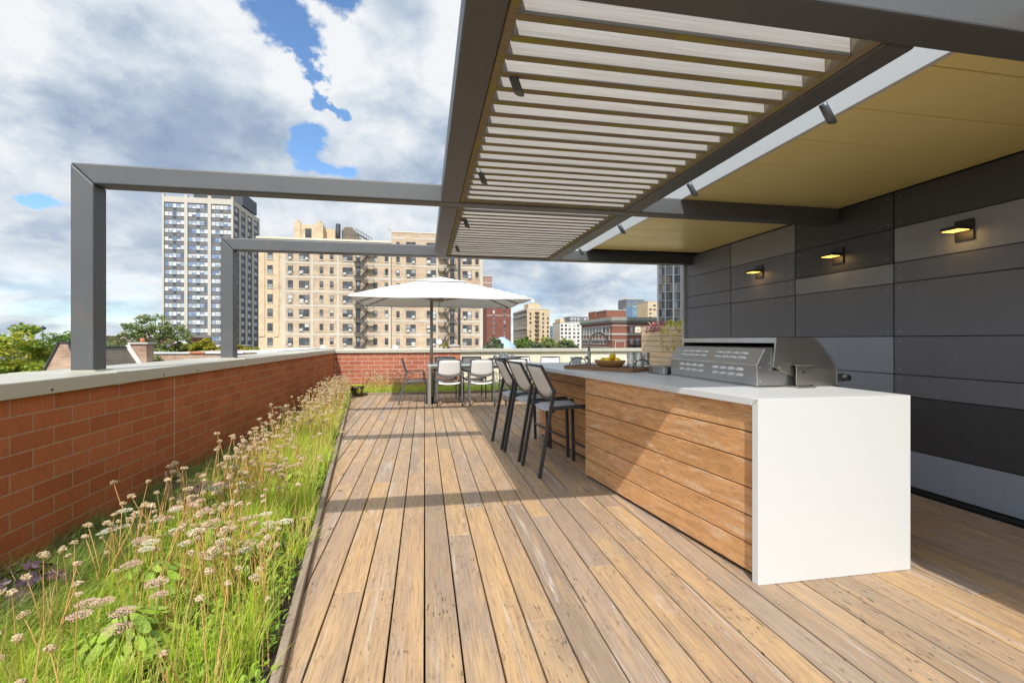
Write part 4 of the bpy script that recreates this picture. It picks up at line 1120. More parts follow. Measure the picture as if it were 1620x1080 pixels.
def trees():
    yel = ((.34, .27, .02), .8)
    M['leaf_mix'] = m_foliage('green_gold_tree_leaf', [(0, (.13, .22, .03)), (.35, (.21, .33, .045)), (.7, (.31, .40, .055)), (1, (.42, .43, .07))], .5, .38, ((.50, .42, .03), .55), .3, .9)
    M['leaf_dark'] = m_foliage('dark_green_tree_leaf', [(0, (.08, .15, .03)), (.4, (.13, .22, .045)), (.8, (.19, .28, .06)), (1, (.26, .32, .085))], .5, .3)
    M['leaf_olive'] = m_foliage('olive_tree_leaf', [(0, (.12, .16, .055)), (.4, (.19, .24, .08)), (.8, (.28, .33, .12)), (1, (.36, .38, .17))], .5, .3)
    M['leaf_yellow'] = m_foliage('yellow_green_tree_leaf', [(0, (.20, .24, .02)), (.4, (.34, .34, .03)), (.8, (.46, .40, .035)), (1, (.17, .22, .025))], .5, .35)
    M['leaf_silver'] = m_foliage('silver_green_tree_leaf', [(0, (.11, .15, .07)), (.4, (.17, .21, .11)), (.8, (.25, .28, .17)), (1, (.08, .12, .05))], .5, .3)
    G1 = 'trees beyond the left parapet'
    tree('leafy_tree', 'big green and golden tree at the left edge beyond the parapet', (-21.5, 28.5, 0), [(0, 0, .6, 2.3, 2.2, 1.5), (-2.4, .4, -.4, 2.2, 2, 1.8), (1.3, -.6, -1.2, 1.8, 1.8, 1.5), (-1, -1.4, -1.9, 2.8, 2, 1.5), (2.6, -1, -1.6, 1.8, 1.6, 1.4), (-3.5, -.5, -1.4, 2, 2, 1.5), (.6, -1.2, -.4, 2, 1.6, 1.3)], 40000, .12, M['leaf_mix'], 31, .25, .34, 30, G1)
    tree('leafy_tree', 'pale green low tree in front of the golden tree at left edge', (-18.6, 23.5, 0), [(-1.0, 0, -1.5, 1.9, 1.7, 1.0), (.6, .3, -1.9, 1.6, 1.6, 1.0), (-2.8, .2, -1.6, 1.5, 1.5, 1.0), (1.0, 1.0, -2.2, 1.8, 1.6, 1.3), (-1.2, -.8, -2.4, 2.2, 1.6, 1.2)], 26000, .10, M['leaf_mix'], 32, .2, .36, 30, G1)
    tree('leafy_tree', 'dark green tree between the golden tree and brick gable', (-22.2, 35, 0), [(0, 0, .6, 1.6, 1.6, 1.3), (-1.2, 0, -.5, 1.7, 1.6, 1.4), (1.3, 0, -.2, 1.5, 1.5, 1.2)], 12000, .13, M['leaf_dark'], 33, .22, .34, 26, G1)
    tree('leafy_tree', 'green tree just behind the brick gable by the near pergola post', (-21.8, 41, 0), [(0, 0, -.2, 1.5, 1.5, 1.2), (1.8, 0, -.4, 1.5, 1.5, 1.2), (-1.6, 0, -.6, 1.4, 1.4, 1.2)], 9000, .14, M['leaf_olive'], 34, .22, .34, 26, G1)
    tree('open_crowned_tree', 'open crowned olive green tree with dark trunk before the dark tower', (-30.4, 60, 0),
         [(0, 0, 3.1, 1.8, 1.6, 1.1), (-2.2, 0, 2.2, 1.7, 1.5, 1.0), (2.2, .3, 2.2, 1.8, 1.5, 1.0), (-.6, .4, 1.6, 2.0, 1.5, 1.0), (3.3, -.2, 1.1, 1.1, 1.1, .8), (-3.0, 0, 1.0, 1.3, 1.2, .9), (1.2, 0, 1.2, 1.7, 1.4, .9), (-2.6, .2, 0, 1.7, 1.4, 1.0), (.8, .3, .2, 1.8, 1.4, .6)], 11000, .13, M['leaf_olive'], 35, .3, .40, 24, G1)
    tree('bushy_tree', 'yellow green tree top behind the brown brick parapet', (-29.4, 70, 0), [(-2.2, 0, -.1, 1.5, 1.3, 1.1), (0, 0, .2, 1.6, 1.3, 1.2), (2.2, 0, -.1, 1.5, 1.3, 1.0)], 7000, .2, M['leaf_yellow'], 36, .25, .36, 24, G1)
    tree('bushy_tree', 'small yellow green tree top right of the far pergola post', (-23.8, 70, 0), [(-.9, 0, -.2, 1.1, 1, .9), (.7, 0, -.3, .9, .9, .8)], 3000, .2, M['leaf_yellow'], 37, .2, .36, 20, G1)
    G2 = 'trees beyond the far parapet'
    tree('bushy_tree', 'silvery green tree against the tan apartment corner, left of the blue dome', (8.7, 60, 0), [(0, 0, .4, 1.1, 1.1, 1.1), (-.7, 0, -.3, 1.0, 1, .9), (.8, 0, -.2, 1.0, 1, 1.0)], 5500, .16, M['leaf_silver'], 38, .2, .36, 22, G2)
    xs = [(25.5, 122, .6, M['leaf_dark'], 'dark green tree right of the blue dome'), (29.5, 138, 1.6, M['leaf_dark'], 'taller dark green tree before the cream building'), (33.5, 128, .9, M['leaf_olive'], 'olive green tree below the cream building corner'),
          (37.0, 142, 1.3, M['leaf_yellow'], 'golden green tree before the white apartment block'), (40.5, 132, .7, M['leaf_silver'], 'silvery tree left of the brick corniced building'), (45.0, 148, 1.0, M['leaf_mix'], 'green and golden tree beside the brick corniced building'),
          (28.0, 118, -.2, M['leaf_silver'], 'low silvery tree in front of the dark green trees')]
    for i, (x, y, z, mt, lb) in enumerate(xs):
        tree('leafy_tree', lb, (x, y, 0), [(0, 0, z - .9, 2.7, 2.2, 1.7), (-2.0, .4, z - 1.8, 2.0, 2, 1.5), (1.9, -.3, z - 1.7, 2.1, 2, 1.5)], 4500, .34, mt, 50 + i, .3, .36, 22, G2)
    t = tree('cypress', 'small bright green conical shrub rising behind the far parapet', (.60, 14.4, 0), [(0, 0, .95, .09, .09, .26), (0, 0, .6, .14, .14, .3)], 1800, .03, M['leaf_yellow'], 71, .03, .5, 16, None, 'shrub')
# ------------------------------------------------------------------ the city
GZ = -13.0
def m_wallbrick(name, a, b, c3, bw=.22, bh=.075, mortar=None, big=.5):
    g = G(name); p = g.sep(g.obj)
    v = g.comb(g.math('ADD', p[0], p[1]), p[2], 0)
    n1 = g.noise(g.scale(v, (.35, .8, 1)), 1, 7, .72); n2 = g.noise(g.scale(v, (4, 14, 1)), 1, 3, .7)
    c = g.mix(n2, a, b)
    c = g.mix(g.ramp(n1, [(.44, 0), (.60, min(1, big * 1.3))]), c, c3)
    n3 = g.noise(g.scale(v, (.35, .22, 1), (7, 3, 0)), 1, 7, .7)
    c = g.mix(g.ramp(n3, [(.52, 0), (.68, .5)]), c, tuple(x * .55 for x in a))
    br = g.nt.nodes.new('ShaderNodeTexBrick'); g.put(br.inputs['Vector'], v); br.inputs['Scale'].default_value = 1
    br.inputs['Brick Width'].default_value = bw * 2; br.inputs['Row Height'].default_value = bh * 2; br.inputs['Mortar Size'].default_value = .012
    br.inputs['Color1'].default_value = (.9, .9, .9, 1); br.inputs['Color2'].default_value = (1.1, 1.1, 1.1, 1); br.inputs['Mortar'].default_value = (.75, .75, .75, 1)
    c = g.mix(.8, c, br.outputs['Color'], 'MULTIPLY')
    return g.surf(c, .9, 0, None, .2)

def city_mats():
    M['tan'] = m_wallbrick('tan_common_brick', (.47, .36, .245), (.60, .48, .335), (.40, .27, .19))
    M['tan_face'] = m_wallbrick('buff_face_brick', (.56, .44, .29), (.64, .51, .345), (.50, .39, .25), big=.3)
    M['conc'] = simple('old_concrete', (.50, .45, .375), .9, 0, .18, .5)
    M['stone'] = simple('pale_limestone', (.60, .54, .44), .85, 0, .12, .6)
    M['wframe'] = simple('dark_window_frame', (.07, .065, .06), .5)
    M['pane'] = m_glassy('dark_window_glass', [(.05, .055, .06), (.12, .13, .14), (.025, .028, .03), (.26, .27, .27), (.07, .08, .09), (.04, .045, .05), (.50, .50, .48), (.03, .035, .04), (.09, .10, .11), (.06, .065, .07)])
    M['pane_bright'] = m_glassy('blind_and_reflection_glass', [(.58, .60, .60), (.44, .48, .52), (.66, .66, .64), (.13, .19, .31), (.54, .58, .60), (.28, .34, .42), (.60, .58, .54), (.10, .12, .17), (.20, .28, .42), (.50, .52, .52)])  # pale tones are blinds; blues put sky reflections into the pane colour
    M['mull'] = simple('grey_tower_mullion', (.15, .165, .18), .5)
    M['tframe'] = simple('pale_grey_window_frame', (.22, .225, .24), .5)
    M['ac'] = simple('window_air_conditioner', (.55, .54, .50), .7, 0, .05)
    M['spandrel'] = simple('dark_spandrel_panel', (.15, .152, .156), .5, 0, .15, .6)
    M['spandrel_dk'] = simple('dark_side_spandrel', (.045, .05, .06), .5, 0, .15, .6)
    M['pier'] = simple('cream_concrete_pier', (.50, .455, .385), .85, 0, .08, .5)
    M['escape'] = simple('dark_fire_escape_iron', (.035, .038, .045), .6)
    M['redbrick'] = m_wallbrick('deep_red_brick', (.21, .082, .062), (.25, .10, .076), (.17, .066, .052), big=.3)
    M['pinkbrick'] = m_wallbrick('dusty_pink_brick', (.30, .19, .155), (.35, .225, .185), (.26, .16, .13), big=.3)
    M['orangebrick'] = m_wallbrick('orange_red_brick', (.25, .105, .07), (.31, .135, .092), (.20, .085, .058), big=.3)
    M['housebrick'] = m_wallbrick('mottled_pink_brick', (.46, .31, .22), (.60, .44, .32), (.30, .19, .14), .22, .075, None, .7)
    M['trim'] = simple('pale_stone_trim', (.48, .46, .42), .8, 0, .1, .6)
    M['cornice'] = simple('grey_green_cornice', (.27, .27, .24), .7, 0, .12, .6)
    M['greybrick'] = m_wallbrick('grey_brown_brick', (.36, .29, .22), (.42, .34, .26), (.30, .24, .18), big=.3)
    M['creambrick'] = m_wallbrick('cream_brick', (.60, .45, .28), (.66, .51, .33), (.52, .40, .26), big=.3)
    M['shingle'] = m_wallbrick('weathered_grey_shingle', (.16, .135, .105), (.23, .20, .155), (.12, .10, .08), .3, .09)
    M['whiteroof'] = simple('white_roof_metal', (.66, .70, .76), .5, 0, .05, 1)
    M['domeblue'] = simple('pale_blue_dome_metal', (.33, .44, .58), .4, .1, .06, 1)
    M['domegreen'] = simple('pale_green_dome_copper', (.58, .64, .58), .6, 0, .08, 1)
    M['blueglass'] = m_glassy('blue_curtain_glass', [(.10, .20, .30), (.16, .28, .40), (.07, .14, .22)], .1)
    M['terracotta'] = simple('terracotta', (.50, .16, .07), .8)
    M['white'] = simple('white_painted_wall', (.66, .64, .60), .8, 0, .06, .4)

def win_mesh(w, h, kind, bright=False):
    """window unit, local origin at centre of opening, faces -y"""
    d = MB(); fw = .07
    d.box(-w / 2, w / 2, -.04, .25, -h / 2, -h / 2 + fw); d.box(-w / 2, w / 2, -.04, .25, h / 2 - fw, h / 2)
    d.box(-w / 2, -w / 2 + fw, -.04, .25, -h / 2 + fw, h / 2 - fw); d.box(w / 2 - fw, w / 2, -.04, .25, -h / 2 + fw, h / 2 - fw)
    cols = [(-w / 2 + fw, w / 2 - fw)]
    if kind == 'double':
        d.box(-.12, .12, -.05, .25, -h / 2 + fw, h / 2 - fw); cols = [(-w / 2 + fw, -.12), (.12, w / 2 - fw)]
    for a, b in cols:
        d.box(a, b, -.02, .04, -.035, .035)
        for z0, z1 in ((-h / 2 + fw, -.035), (.035, h / 2 - fw)):
            d.add([(a, -.008, z0), (b, -.008, z0), (b, -.008, z1), (a, -.008, z1)], [(0, 1, 2, 3)], 1)
    d.box(-w / 2 - .12, w / 2 + .12, -.12, .1, -h / 2 - .14, -h / 2 - .002, 2)
    return d.mesh('window', [M['wframe'], M['pane'], M['stone']])

def apartment():
    Y = 104.5
    t = thing('apartment_building', 'tan brick apartment block with fire escapes beyond the far parapet', 'building')
    MB().box(-33.5, -29.0, Y + .02, Y + 22, GZ, 22.3).build('corner_wall', M['tan_face'], t)
    MB().box(-28.999, -7.10, Y + .02, Y + 22, GZ, 22.25).build('wall', M['tan'], t)
    MB().box(-7.0, 12.8, Y + .03, Y + 20, GZ, 24.5).build('wall', M['tan'], t)
    MB().box(-7.099, -7.001, Y + 1.2, Y + 10, GZ, 22).build('recess', M['escape'], t)
    q = random.Random(2)
    fr = MB()
    for k in range(-2, 8):
        z = .95 + 2.98 * k + 1.52
        x = -28.9
        while x < -7.3 and k < 7:
            w = q.uniform(1.5, 4.5); fr.box(x, min(x + w, -7.2), Y - .015 - q.random() * .02, Y + .019, z - q.uniform(.16, .30), z + q.uniform(.14, .30)); x += w + .002
        x = -6.8
        while x < 12.2:
            w = q.uniform(1.2, 3.8)
            if q.random() < .7: fr.box(x, min(x + w, 12.3), Y - .005 - q.random() * .02, Y + .029, z - q.uniform(.1, .38), z + q.uniform(.1, .26))
            x += w + .002
    for a, b in ((-28.99, -28.35), (-23.4, -22.9), (-18.2, -17.75), (-8.9 + 1.3, -7.2)): fr.box(a, b, Y - .03, Y + .018, GZ, 21.6)
    fr.box(12.1, 12.79, Y - .03, Y + .028, GZ, 24.4); fr.box(2.55, 2.9, Y - .012, Y + .028, GZ, 24.3)
    fr.build('concrete_frame', M['conc'], t)
    co = MB(); co.box(-33.7, -7.1, Y - .35, Y + .018, 21.75, 22.05); co.box(-33.8, -7.1, Y - .55, Y + .018, 22.055, 22.5)
    x = -33.5
    while x < -7.4: co.box(x, x + .28, Y - .34, Y - .001, 21.35, 21.748); x += .62
    co.box(-7.05, 12.85, Y - .06, Y + .5, 24.505, 24.75)
    co.build('cornice', M['stone'], t)
    pil = MB()
    for a, b in ((-33.45, -32.3), (-30.5, -29.6)): pil.box(a, b, Y - .14, Y - .001, 2, 21.3)
    pil.build('pilaster', M['tan_face'], t)
    # windows: shared meshes, one object each
    sing, dbl, nar, sml = win_mesh(1.02, 1.68, 's'), win_mesh(2.02, 1.62, 'double'), win_mesh(.72, 1.45, 's'), win_mesh(.8, 1.45, 's')
    ac = MB().box(-.3, .3, -.36, .0, -.22, .18).mesh('air_conditioner', M['ac'])
    def W(me, x, k, acp, dz=0, y=Y):
        o = link('window', me, t, (x, y - .0, .95 + 2.98 * k + dz))
        if q.random() < acp:
            side = (.55 if q.random() < .6 else -.55) if me is dbl else 0
            link('air_conditioner', ac, o, (side, 0, -.52 if me is not nar else -.45))
    for k in range(0, 7):
        W(sing, -31.3, k, .12); W(sing, -27.4, k, .5); W(dbl, -24.7, k, .9); W(nar, -21.3, k, 0, .06); W(nar, -19.25, k, 0, .06)
        W(dbl, -16.05, k, .9); W(sml, -10.35, k, 0); W(nar, -8.05, k, 0)
    for k in range(0, 8):
        z = -.1
        W(nar, -5.66, k, 0, z); W(dbl, -2.92, k, .85, z); W(dbl, 1.43, k, .8, z); W(dbl, 9.28, k, .85, z); W(nar, 11.45, k, .0, z)
    # fire escapes
    def escape(xa, xb, ya, flip, n):
        e = MB()
        L, Rr = (xa, xb)
        for k in range(-1, n):
            zf = .95 + 2.98 * k - 1.05
            dx0, dx1 = (L, L + 1.7) if not flip else (Rr - 1.7, Rr)
            e.box(dx0, dx1, Y - 1.25, Y - .08, zf - .06, zf)
            mx0, mx1 = (Rr - 1.5, Rr) if not flip else (L, L + 1.5)
            zm = zf + 1.49
            e.box(mx0, mx1, Y - 1.25, Y - .08, zm - .06, zm)
            a = (dx1 - .1 if not flip else dx0 + .1); b = (mx0 + .2 if not flip else mx1 - .2)
            for yy, z0, z1 in ((Y - .45, zf, zm), (Y - .95, zm, zf + 2.98)):
                p, r_ = ((a, yy, z0), (b, yy, z1)) if z0 == zf else ((b, yy, z0), (a, yy, z1))
                for dy in (-.24, .24):
                    e.bar((p[0], yy + dy, p[2]), (r_[0], yy + dy, r_[2]), .07, .20)
                    e.bar((p[0], yy + dy, p[2] + .85), (r_[0], yy + dy, r_[2] + .85), .05, .05)
                for s_ in range(1, 8):
                    f = s_ / 8; e.box(p[0] + (r_[0] - p[0]) * f - .11, p[0] + (r_[0] - p[0]) * f + .11, yy - .23, yy + .23, p[2] + (r_[2] - p[2]) * f - .02, p[2] + (r_[2] - p[2]) * f + .01)
            for x0, x1, zz in ((dx0, dx1, zf), (mx0, mx1, zm)):
                for hh in (.45, .9): e.bar((x0, Y - 1.24, zz + hh), (x1, Y - 1.24, zz + hh), .045, .045)
                for x in (x0 + .03, x1 - .03): e.bar((x, Y - 1.24, zz), (x, Y - 1.24, zz + .9), .045, .045)
                xo = x0 + .02 if (x0 < (xa + xb) / 2) else x1 - .02
                for hh in (.45, .9): e.bar((xo, Y - 1.24, zz + hh), (xo, Y - .1, zz + hh), .045, .045)
        e.build('fire_escape', M['escape'], t, fix=False)
        for k in range(0, n):
            zf = .95 + 2.98 * k - 1.05; c = L + .85 if not flip else Rr - .75
            d = MB().box(-.48, .48, -.03, .2, 0, 2.15); d.box(-.3, .3, -.05, -.031, 1.1, 1.95, 1)
            o = d.build('door', [M['escape'], M['pane']], t); o.location = (c, Y, zf)
    escape(-14.75, -10.6, 0, False, 7); escape(2.9, 6.75, 0, True, 8)
    MB().tube([(7.46, Y - .35, GZ), (7.46, Y - .35, 24.3)], .27, 12).build('drain_pipe', M['escape'], t)
    MB().box(7.0, 7.9, Y - .3, Y - .06, 6.0, 6.2).build('pipe_bracket', M['terracotta'], t)
    # roof house and stair
    MB().box(-26.8, -21.1, Y + 1.0, Y + 8, 22.3, 25.6).build('penthouse', M['tan_face'], t)
    MB().box(-21.05, -18.96, Y + 2.5, Y + 8, 22.3, 25.2).build('penthouse', M['tan_face'], t)
    for x in (-26.8, -22.35):
        pb = MB().box(x - .1, x + 1.2, Y + .8, Y + 1.6, 22.5, 26.0); pb.box(x + .25, x + .85, Y + .8, Y + 1.6, 26.001, 26.5)
        pb.build('penthouse_pier', M['tan_face'], t)
    link('window', sing, t, (-24.1, Y + .97, 23.7)).scale = (1.2, 1, 1.25)
    MB().tube([(-18.3, Y + 2, 22.3), (-18.3, Y + 2, 26.2)], .5, 16).build('chimney_pipe', M['escape'], t)
    MB().prism([(-17.7, 22.3), (-12.8, 22.3), (-15.6, 25.9), (-17.0, 25.9), (-17.7, 25.0)], Y + 3, Y + 9, 'y').build('sloped_roof', M['shingle'], t)
    st = MB()
    for yy in (Y + 1.0, Y + 2.0):
        st.bar((-14.6, yy, 24.3), (-11.3, yy, 22.5), .06, .18); st.bar((-14.6, yy, 25.2), (-11.3, yy, 23.4), .05, .05)
        for f in np.linspace(0, 1, 7): st.bar((-14.6 + 3.3 * f, yy, 24.3 - 1.8 * f), (-14.6 + 3.3 * f, yy, 25.2 - 1.8 * f), .05, .05)
    st.build('roof_stair', M['escape'], t)
    an = MB(); an.bar((-7.0, Y + 1, 24.5), (-7.9, Y + 1, 25.6), .05, .05); an.bar((-7.6, Y + 1, 25.4), (-7.1, Y + 1, 25.0), .04, .04); an.build('antenna', M['escape'], t)
    # satellite dishes on the low roof in front
    for x, lb in ((-20.2, 'white satellite dish on low roof below the tan apartment windows, left one'), (-5.9, 'white satellite dish on low roof before the tan apartment block, middle one'), (3.1, 'pale satellite dish low beside the second fire escape')):
        d = thing('satellite_dish', lb, 'satellite dish', (x, 101.0, -.35 if x < 3 else .9), 0)
        MB().lathe([(.001, -.15), (.35, -.09), (.62, .06), (.63, .07), (.34, -.06), (.001, -.12)], n=18).build('dish', M['white'], d).rotation_euler = (R(62), 0, R(20))
        MB().bar((0, .1, 0), (0, .35, -2.2 if x < 3 else -3.2), .08, .08).build('mast', M['escape'], d)
    b = thing('low_rooftop', 'low flat roof in front of the tan apartment block', 'building')
    MB().box(-34, 14, 96, 103.4, GZ, -2.6).build('wall', M['greybrick'], b)
    MB().box(-34.1, 14.1, 95.9, 103.5, -2.598, -2.3).build('coping', M['trim'], b)

def tower():
    t = thing('apartment_tower', 'tall dark residential tower with cream piers behind the olive tree', 'building')
    x0, x1, y0, y1, zt = -85.07, -63.7, 173.6, 199.8, 46.9
    MB().box(x0 + .4, x1 - .4, y0 + .4, y1 - .4, GZ, zt).build('core_wall', M['spandrel'], t)
    p = MB()
    for a, b in ((-85.07, -84.5), (-78.5, -77.5), (-71.4, -70.4), (-64.2, -63.63)): p.box(a, b, y0, y0 + .9, GZ, 49.6)
    p.box(-84.499, -64.201, y0 + .02, y0 + .8, 46.9, 48.75)
    for a, b in ((179.4, 180.7), (185.4, 186.9), (191.9, 193.5), (198.5, 199.8)): p.box(x1 - .9, x1 + .06, a, b, GZ, 48.7)
    p.box(x1 - .8, x1 + .03, y0 + .92, y1, 46.9, 48.6)
    p.build('pier', M['pier'], t)
    MB().box(x0 + 2, x1 - 2.5, y0 + 3.5, y1 - 6, zt, 49.2).build('roof_recess', M['spandrel_dk'], t)
    MB().box(x0 + 5.5, x1 + .0, y0 + 9, y1 - 3, 49.3, 54).build('penthouse', M['spandrel_dk'], t)
    q = random.Random(3)
    bays = ((-84.5, -78.5), (-77.5, -71.4), (-70.4, -64.2))
    def strip(w, n):
        d = MB(); d.box(0, w, -.10, 0, -.02, .12); d.box(0, w, -.10, 0, 1.43, 1.55)
        for i in range(n + 1): d.box(w * i / n - .05, w * i / n + .05, -.10, 0, .121, 1.429)
        for i in range(n):
            a, b = w * i / n + .05, w * (i + 1) / n - .05
            if i % 2: d.box(a, b, -.07, 0, .70, .77); d.add([(a, -.03, .12), (b, -.03, .12), (b, -.03, .70), (a, -.03, .70)], [(0, 1, 2, 3)], 1); d.add([(a, -.03, .77), (b, -.03, .77), (b, -.03, 1.43), (a, -.03, 1.43)], [(0, 1, 2, 3)], 1)
            else: d.add([(a, -.03, .12), (b, -.03, .12), (b, -.03, 1.43), (a, -.03, 1.43)], [(0, 1, 2, 3)], 1)
        d.box(w * .42, w * .58, -.12, 0, -.62, -.2, 2)
        return d
    rows = [45.15 - 2.76 * k for k in range(20)]
    for bi, (a, b) in enumerate(bays):
        for k, z in enumerate(rows[:17]):
            d = strip(b - a, 5); link('window', d.mesh('window', [M['tframe'], M['pane_bright'], M['spandrel_dk']]), t, (a, y0 + .399, z))
    sp = MB()
    for k, z in enumerate(rows):
        for a, b in bays: sp.box(a, b, y0 + .34, y0 + .398, z - 1.05, z - .95)
        for a, b in bays: sp.box(a, b, y0 + .34, y0 + .398, z - .12, z - .04)
    sp.build('spandrel_line', M['wframe'], t)
    sb = ((174.6, 179.4), (180.7, 185.4), (186.9, 191.9), (193.5, 198.5))
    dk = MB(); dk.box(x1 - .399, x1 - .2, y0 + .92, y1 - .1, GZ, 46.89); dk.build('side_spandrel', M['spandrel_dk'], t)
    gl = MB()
    for a, b in sb:
        for z in rows[:17]:
            for i in range(5):
                w = (b - a) / 5; ya, yb = a + i * w + .3, a + (i + 1) * w - .05
                if i in (0, 4): continue
                gl.add([(x1 - .19, ya, z + .1), (x1 - .19, yb, z + .1), (x1 - .19, yb, z + 1.4), (x1 - .19, ya, z + 1.4)], [(0, 1, 2, 3)])
    o = gl.build('side_window', M['pane_bright'], t, fix=False); o['kind'] = 'stuff'

def block(name, label, x0, x1, y0, y1, zt, wall, cols=(), rows=(), ww=1.2, wh=1.5, pane=None, side=None, cat='building', extra=None):
    t = thing(name, label, cat)
    MB().box(x0, x1, y0, y1, GZ, zt).build('wall', wall, t)
    MB().box(x0 - .15, x1 + .15, y0 - .15, y1 + .15, zt + .001, zt + .5).build('parapet', M['trim'], t)
    if side is not None: MB().box(x0 - .06, x0 - .01, y0 + .05, y1, GZ, zt - .01).build('side_wall', side, t)
    me = MB(); me.box(-ww / 2, ww / 2, -.06, -.02, -wh / 2, wh / 2, 0)
    me.add([(-ww / 2 + .08, -.065, -wh / 2 + .08), (ww / 2 - .08, -.065, -wh / 2 + .08), (ww / 2 - .08, -.065, wh / 2 - .08), (-ww / 2 + .08, -.065, wh / 2 - .08)], [(0, 1, 2, 3)], 1)
    me.box(-ww / 2 - .1, ww / 2 + .1, -.12, -.01, -wh / 2 - .18, -wh / 2 - .001, 2)
    n = 0
    for x in cols:
        for z in rows:
            if n < 96: link('window', me.mesh('window', [M['wframe'], pane or M['pane'], M['trim']]), t, (x, y0, z)); n += 1
    return t

def skyline():
    # red block right of the tan apartments
    t = block('brick_tower', 'dark red brick apartment tower right of the tan block', 35.3, 49.5, 270, 300, 26, M['redbrick'], (39.4, 45.7), [23.5 - 2.9 * k for k in range(9)], 1.3, 1.7)
    MB().box(35.28, 49.52, 269.94, 269.99, 15.0, 16.2).build('stone_band', M['pinkbrick'], t)
    t = block('brick_tower', 'taller dusty pink brick tower behind the red brick one', 33.0, 43.0, 302, 330, 42.5, M['pinkbrick'], (34.6,), [40 - 3 * k for k in range(14)], 1.6, 1.6)
    MB().box(33.2, 36.5, 304, 318, 43, 48).build('roof_house', M['pinkbrick'], t)
    bd = MB()
    for k in range(8): bd.box(32.95, 43.05, 301.9, 301.99, 38 - 4.5 * k, 38.5 - 4.5 * k)
    bd.build('stone_band', M['trim'], t)
    # cream building with its own fire escape
    t = block('apartment_building', 'cream brick apartment building with shade-grey side beyond the trees', 69.0, 85.1, 315, 366, 22.4, M['creambrick'], (71.3, 80.3, 83.6), [19.2 - 3.0 * k for k in range(8)], 1.3, 1.7, side=M['greybrick'])  # greyer side brick puts the dimmer light on that face into colour
    MB().box(70.5, 77.8, 318, 332, 22.9, 26.5).build('roof_house', M['creambrick'], t)
    MB().box(77.9, 79.8, 320, 330, 22.9, 25.6).build('roof_house', M['creambrick'], t)
    tk = MB(); tk.lathe([(.01, 0), (1.3, 0), (1.3, 2.6), (.01, 3.5)], (74.6, 322, 26.7), 14); tk.build('water_tank', M['whiteroof'], t)
    fe = MB()
    for k in range(8):
        z = 20.5 - 3.0 * k; fe.box(74.2, 77.4, 313.6, 314.9, z - .1, z); fe.bar((74.3, 314.2, z), (77.2, 314.2, z - 3), .12, .3); fe.bar((77.2, 313.8, z), (74.3, 313.8, z - 3), .12, .3)
        fe.bar((74.2, 313.7, z + .9), (77.4, 313.7, z + .9), .08, .08)
    fe.build('fire_escape', M['escape'], t)
    swm = MB().add([(0, 0, -.8), (0, 1.5, -.8), (0, 1.5, .8), (0, 0, .8)], [(0, 1, 2, 3)]).mesh('side_window', M['pane'])
    for k in range(7):
        for j in range(9): link('side_window', swm, t, (68.92, 318 + j * 5.2, 19.3 - 3.0 * k))
    co = MB()
    for z in (21.6, 18.0, 9.0): co.box(68.4, 68.93, 315, 366, z, z + .4)
    co.build('string_course', M['trim'], t)
    block('office_building', 'small teal grey glass building between cream block and white block', 102.7, 112, 380, 400, 12.9, M['blueglass'], (104.5, 107, 109.5), [11 - 3 * k for k in range(5)], 1.8, 1.6, M['blueglass'])
    block('apartment_building', 'white and tan balconied apartment block left of brick corniced building', 96.7, 113.0, 330, 350, 13.9, M['white'], (98.2, 101.2, 104.0, 107.5, 110.6), [12.0 - 2.8 * k for k in range(7)], 1.7, 1.5)
    MB_ = thing('apartment_building', 'narrow tan lift tower at left end of white apartment block', 'building')
    MB().box(97.2, 100.6, 331.5, 345, 14.5, 16.8).build('wall', M['creambrick'], MB_)
    block('office_tower', 'distant dark grey office block behind the white apartments', 141.7, 160.8, 450, 470, 24.5, M['spandrel'], (144, 147.5, 151, 154.5, 158), [22.5 - 3.3 * k for k in range(5)], 2.2, 1.6, M['pane_bright'])
    block('glass_tower', 'distant blue glass building between corniced brick and grid tower', 185.6, 200, 400, 420, 31.8, M['blueglass'], (188, 191.4, 194.8, 198), [29.5 - 3.3 * k for k in range(6)], 2.9, 2.4, M['blueglass'])
    t = block('glass_tower', 'distant grey topped glass building behind the blue one', 193, 212, 430, 450, 41, M['spandrel'], (195.5, 199, 203, 207), [38.5 - 3.3 * k for k in range(4)], 2.9, 2.0, M['blueglass'])
    block('apartment_building', 'distant beige stepped apartment block left of the grid tower', 175.3, 190, 350, 370, 32.0, M['creambrick'], (177.5, 181.0), [29.0 - 3.2 * k for k in range(6)], 2.2, 1.4)
    corniced(); grid_tower(); domes(); neighbours()
    # far low roofs at the left horizon
    block('low_building', 'distant pinkish low building on the horizon behind the left trees', -196, -178, 300, 320, 3.4, M['pinkbrick'], (-192, -188, -184), (1.5,), 2.4, 1.4)
    block('low_building', 'distant grey flat roofed building just right of near pergola post', -112, -100, 200, 215, 3.6, M['greybrick'], (-110, -107, -104), (2.0, -1.0), 1.6, 1.3)
    block('low_building', 'dark brick row of shops below the dark tower behind the tree', -66, -50, 140, 150, -.6, M['redbrick'], (-64, -61, -58, -55, -52), (-2.2,), 1.6, 1.3)
    block('low_building', 'brown brick rowhouse glimpsed through the open crowned tree', -46, -40.5, 90, 100, 1.7, M['redbrick'], (-44.8, -43.2, -41.7), (.2, -2.8), .9, 1.4)
    b = thing('flagpole_mast', 'thin dark mast rising behind the left trees', 'mast', (-130, 190, GZ))
    MB().tube([(0, 0, 0), (0, 0, 19.5)], [.35, .12], 8).build('pole', M['escape'], b)
    MB().ball((0, 0, 18.4), .9, 0, 10, 8, (1, 1, .7)).build('finial', M['escape'], b)

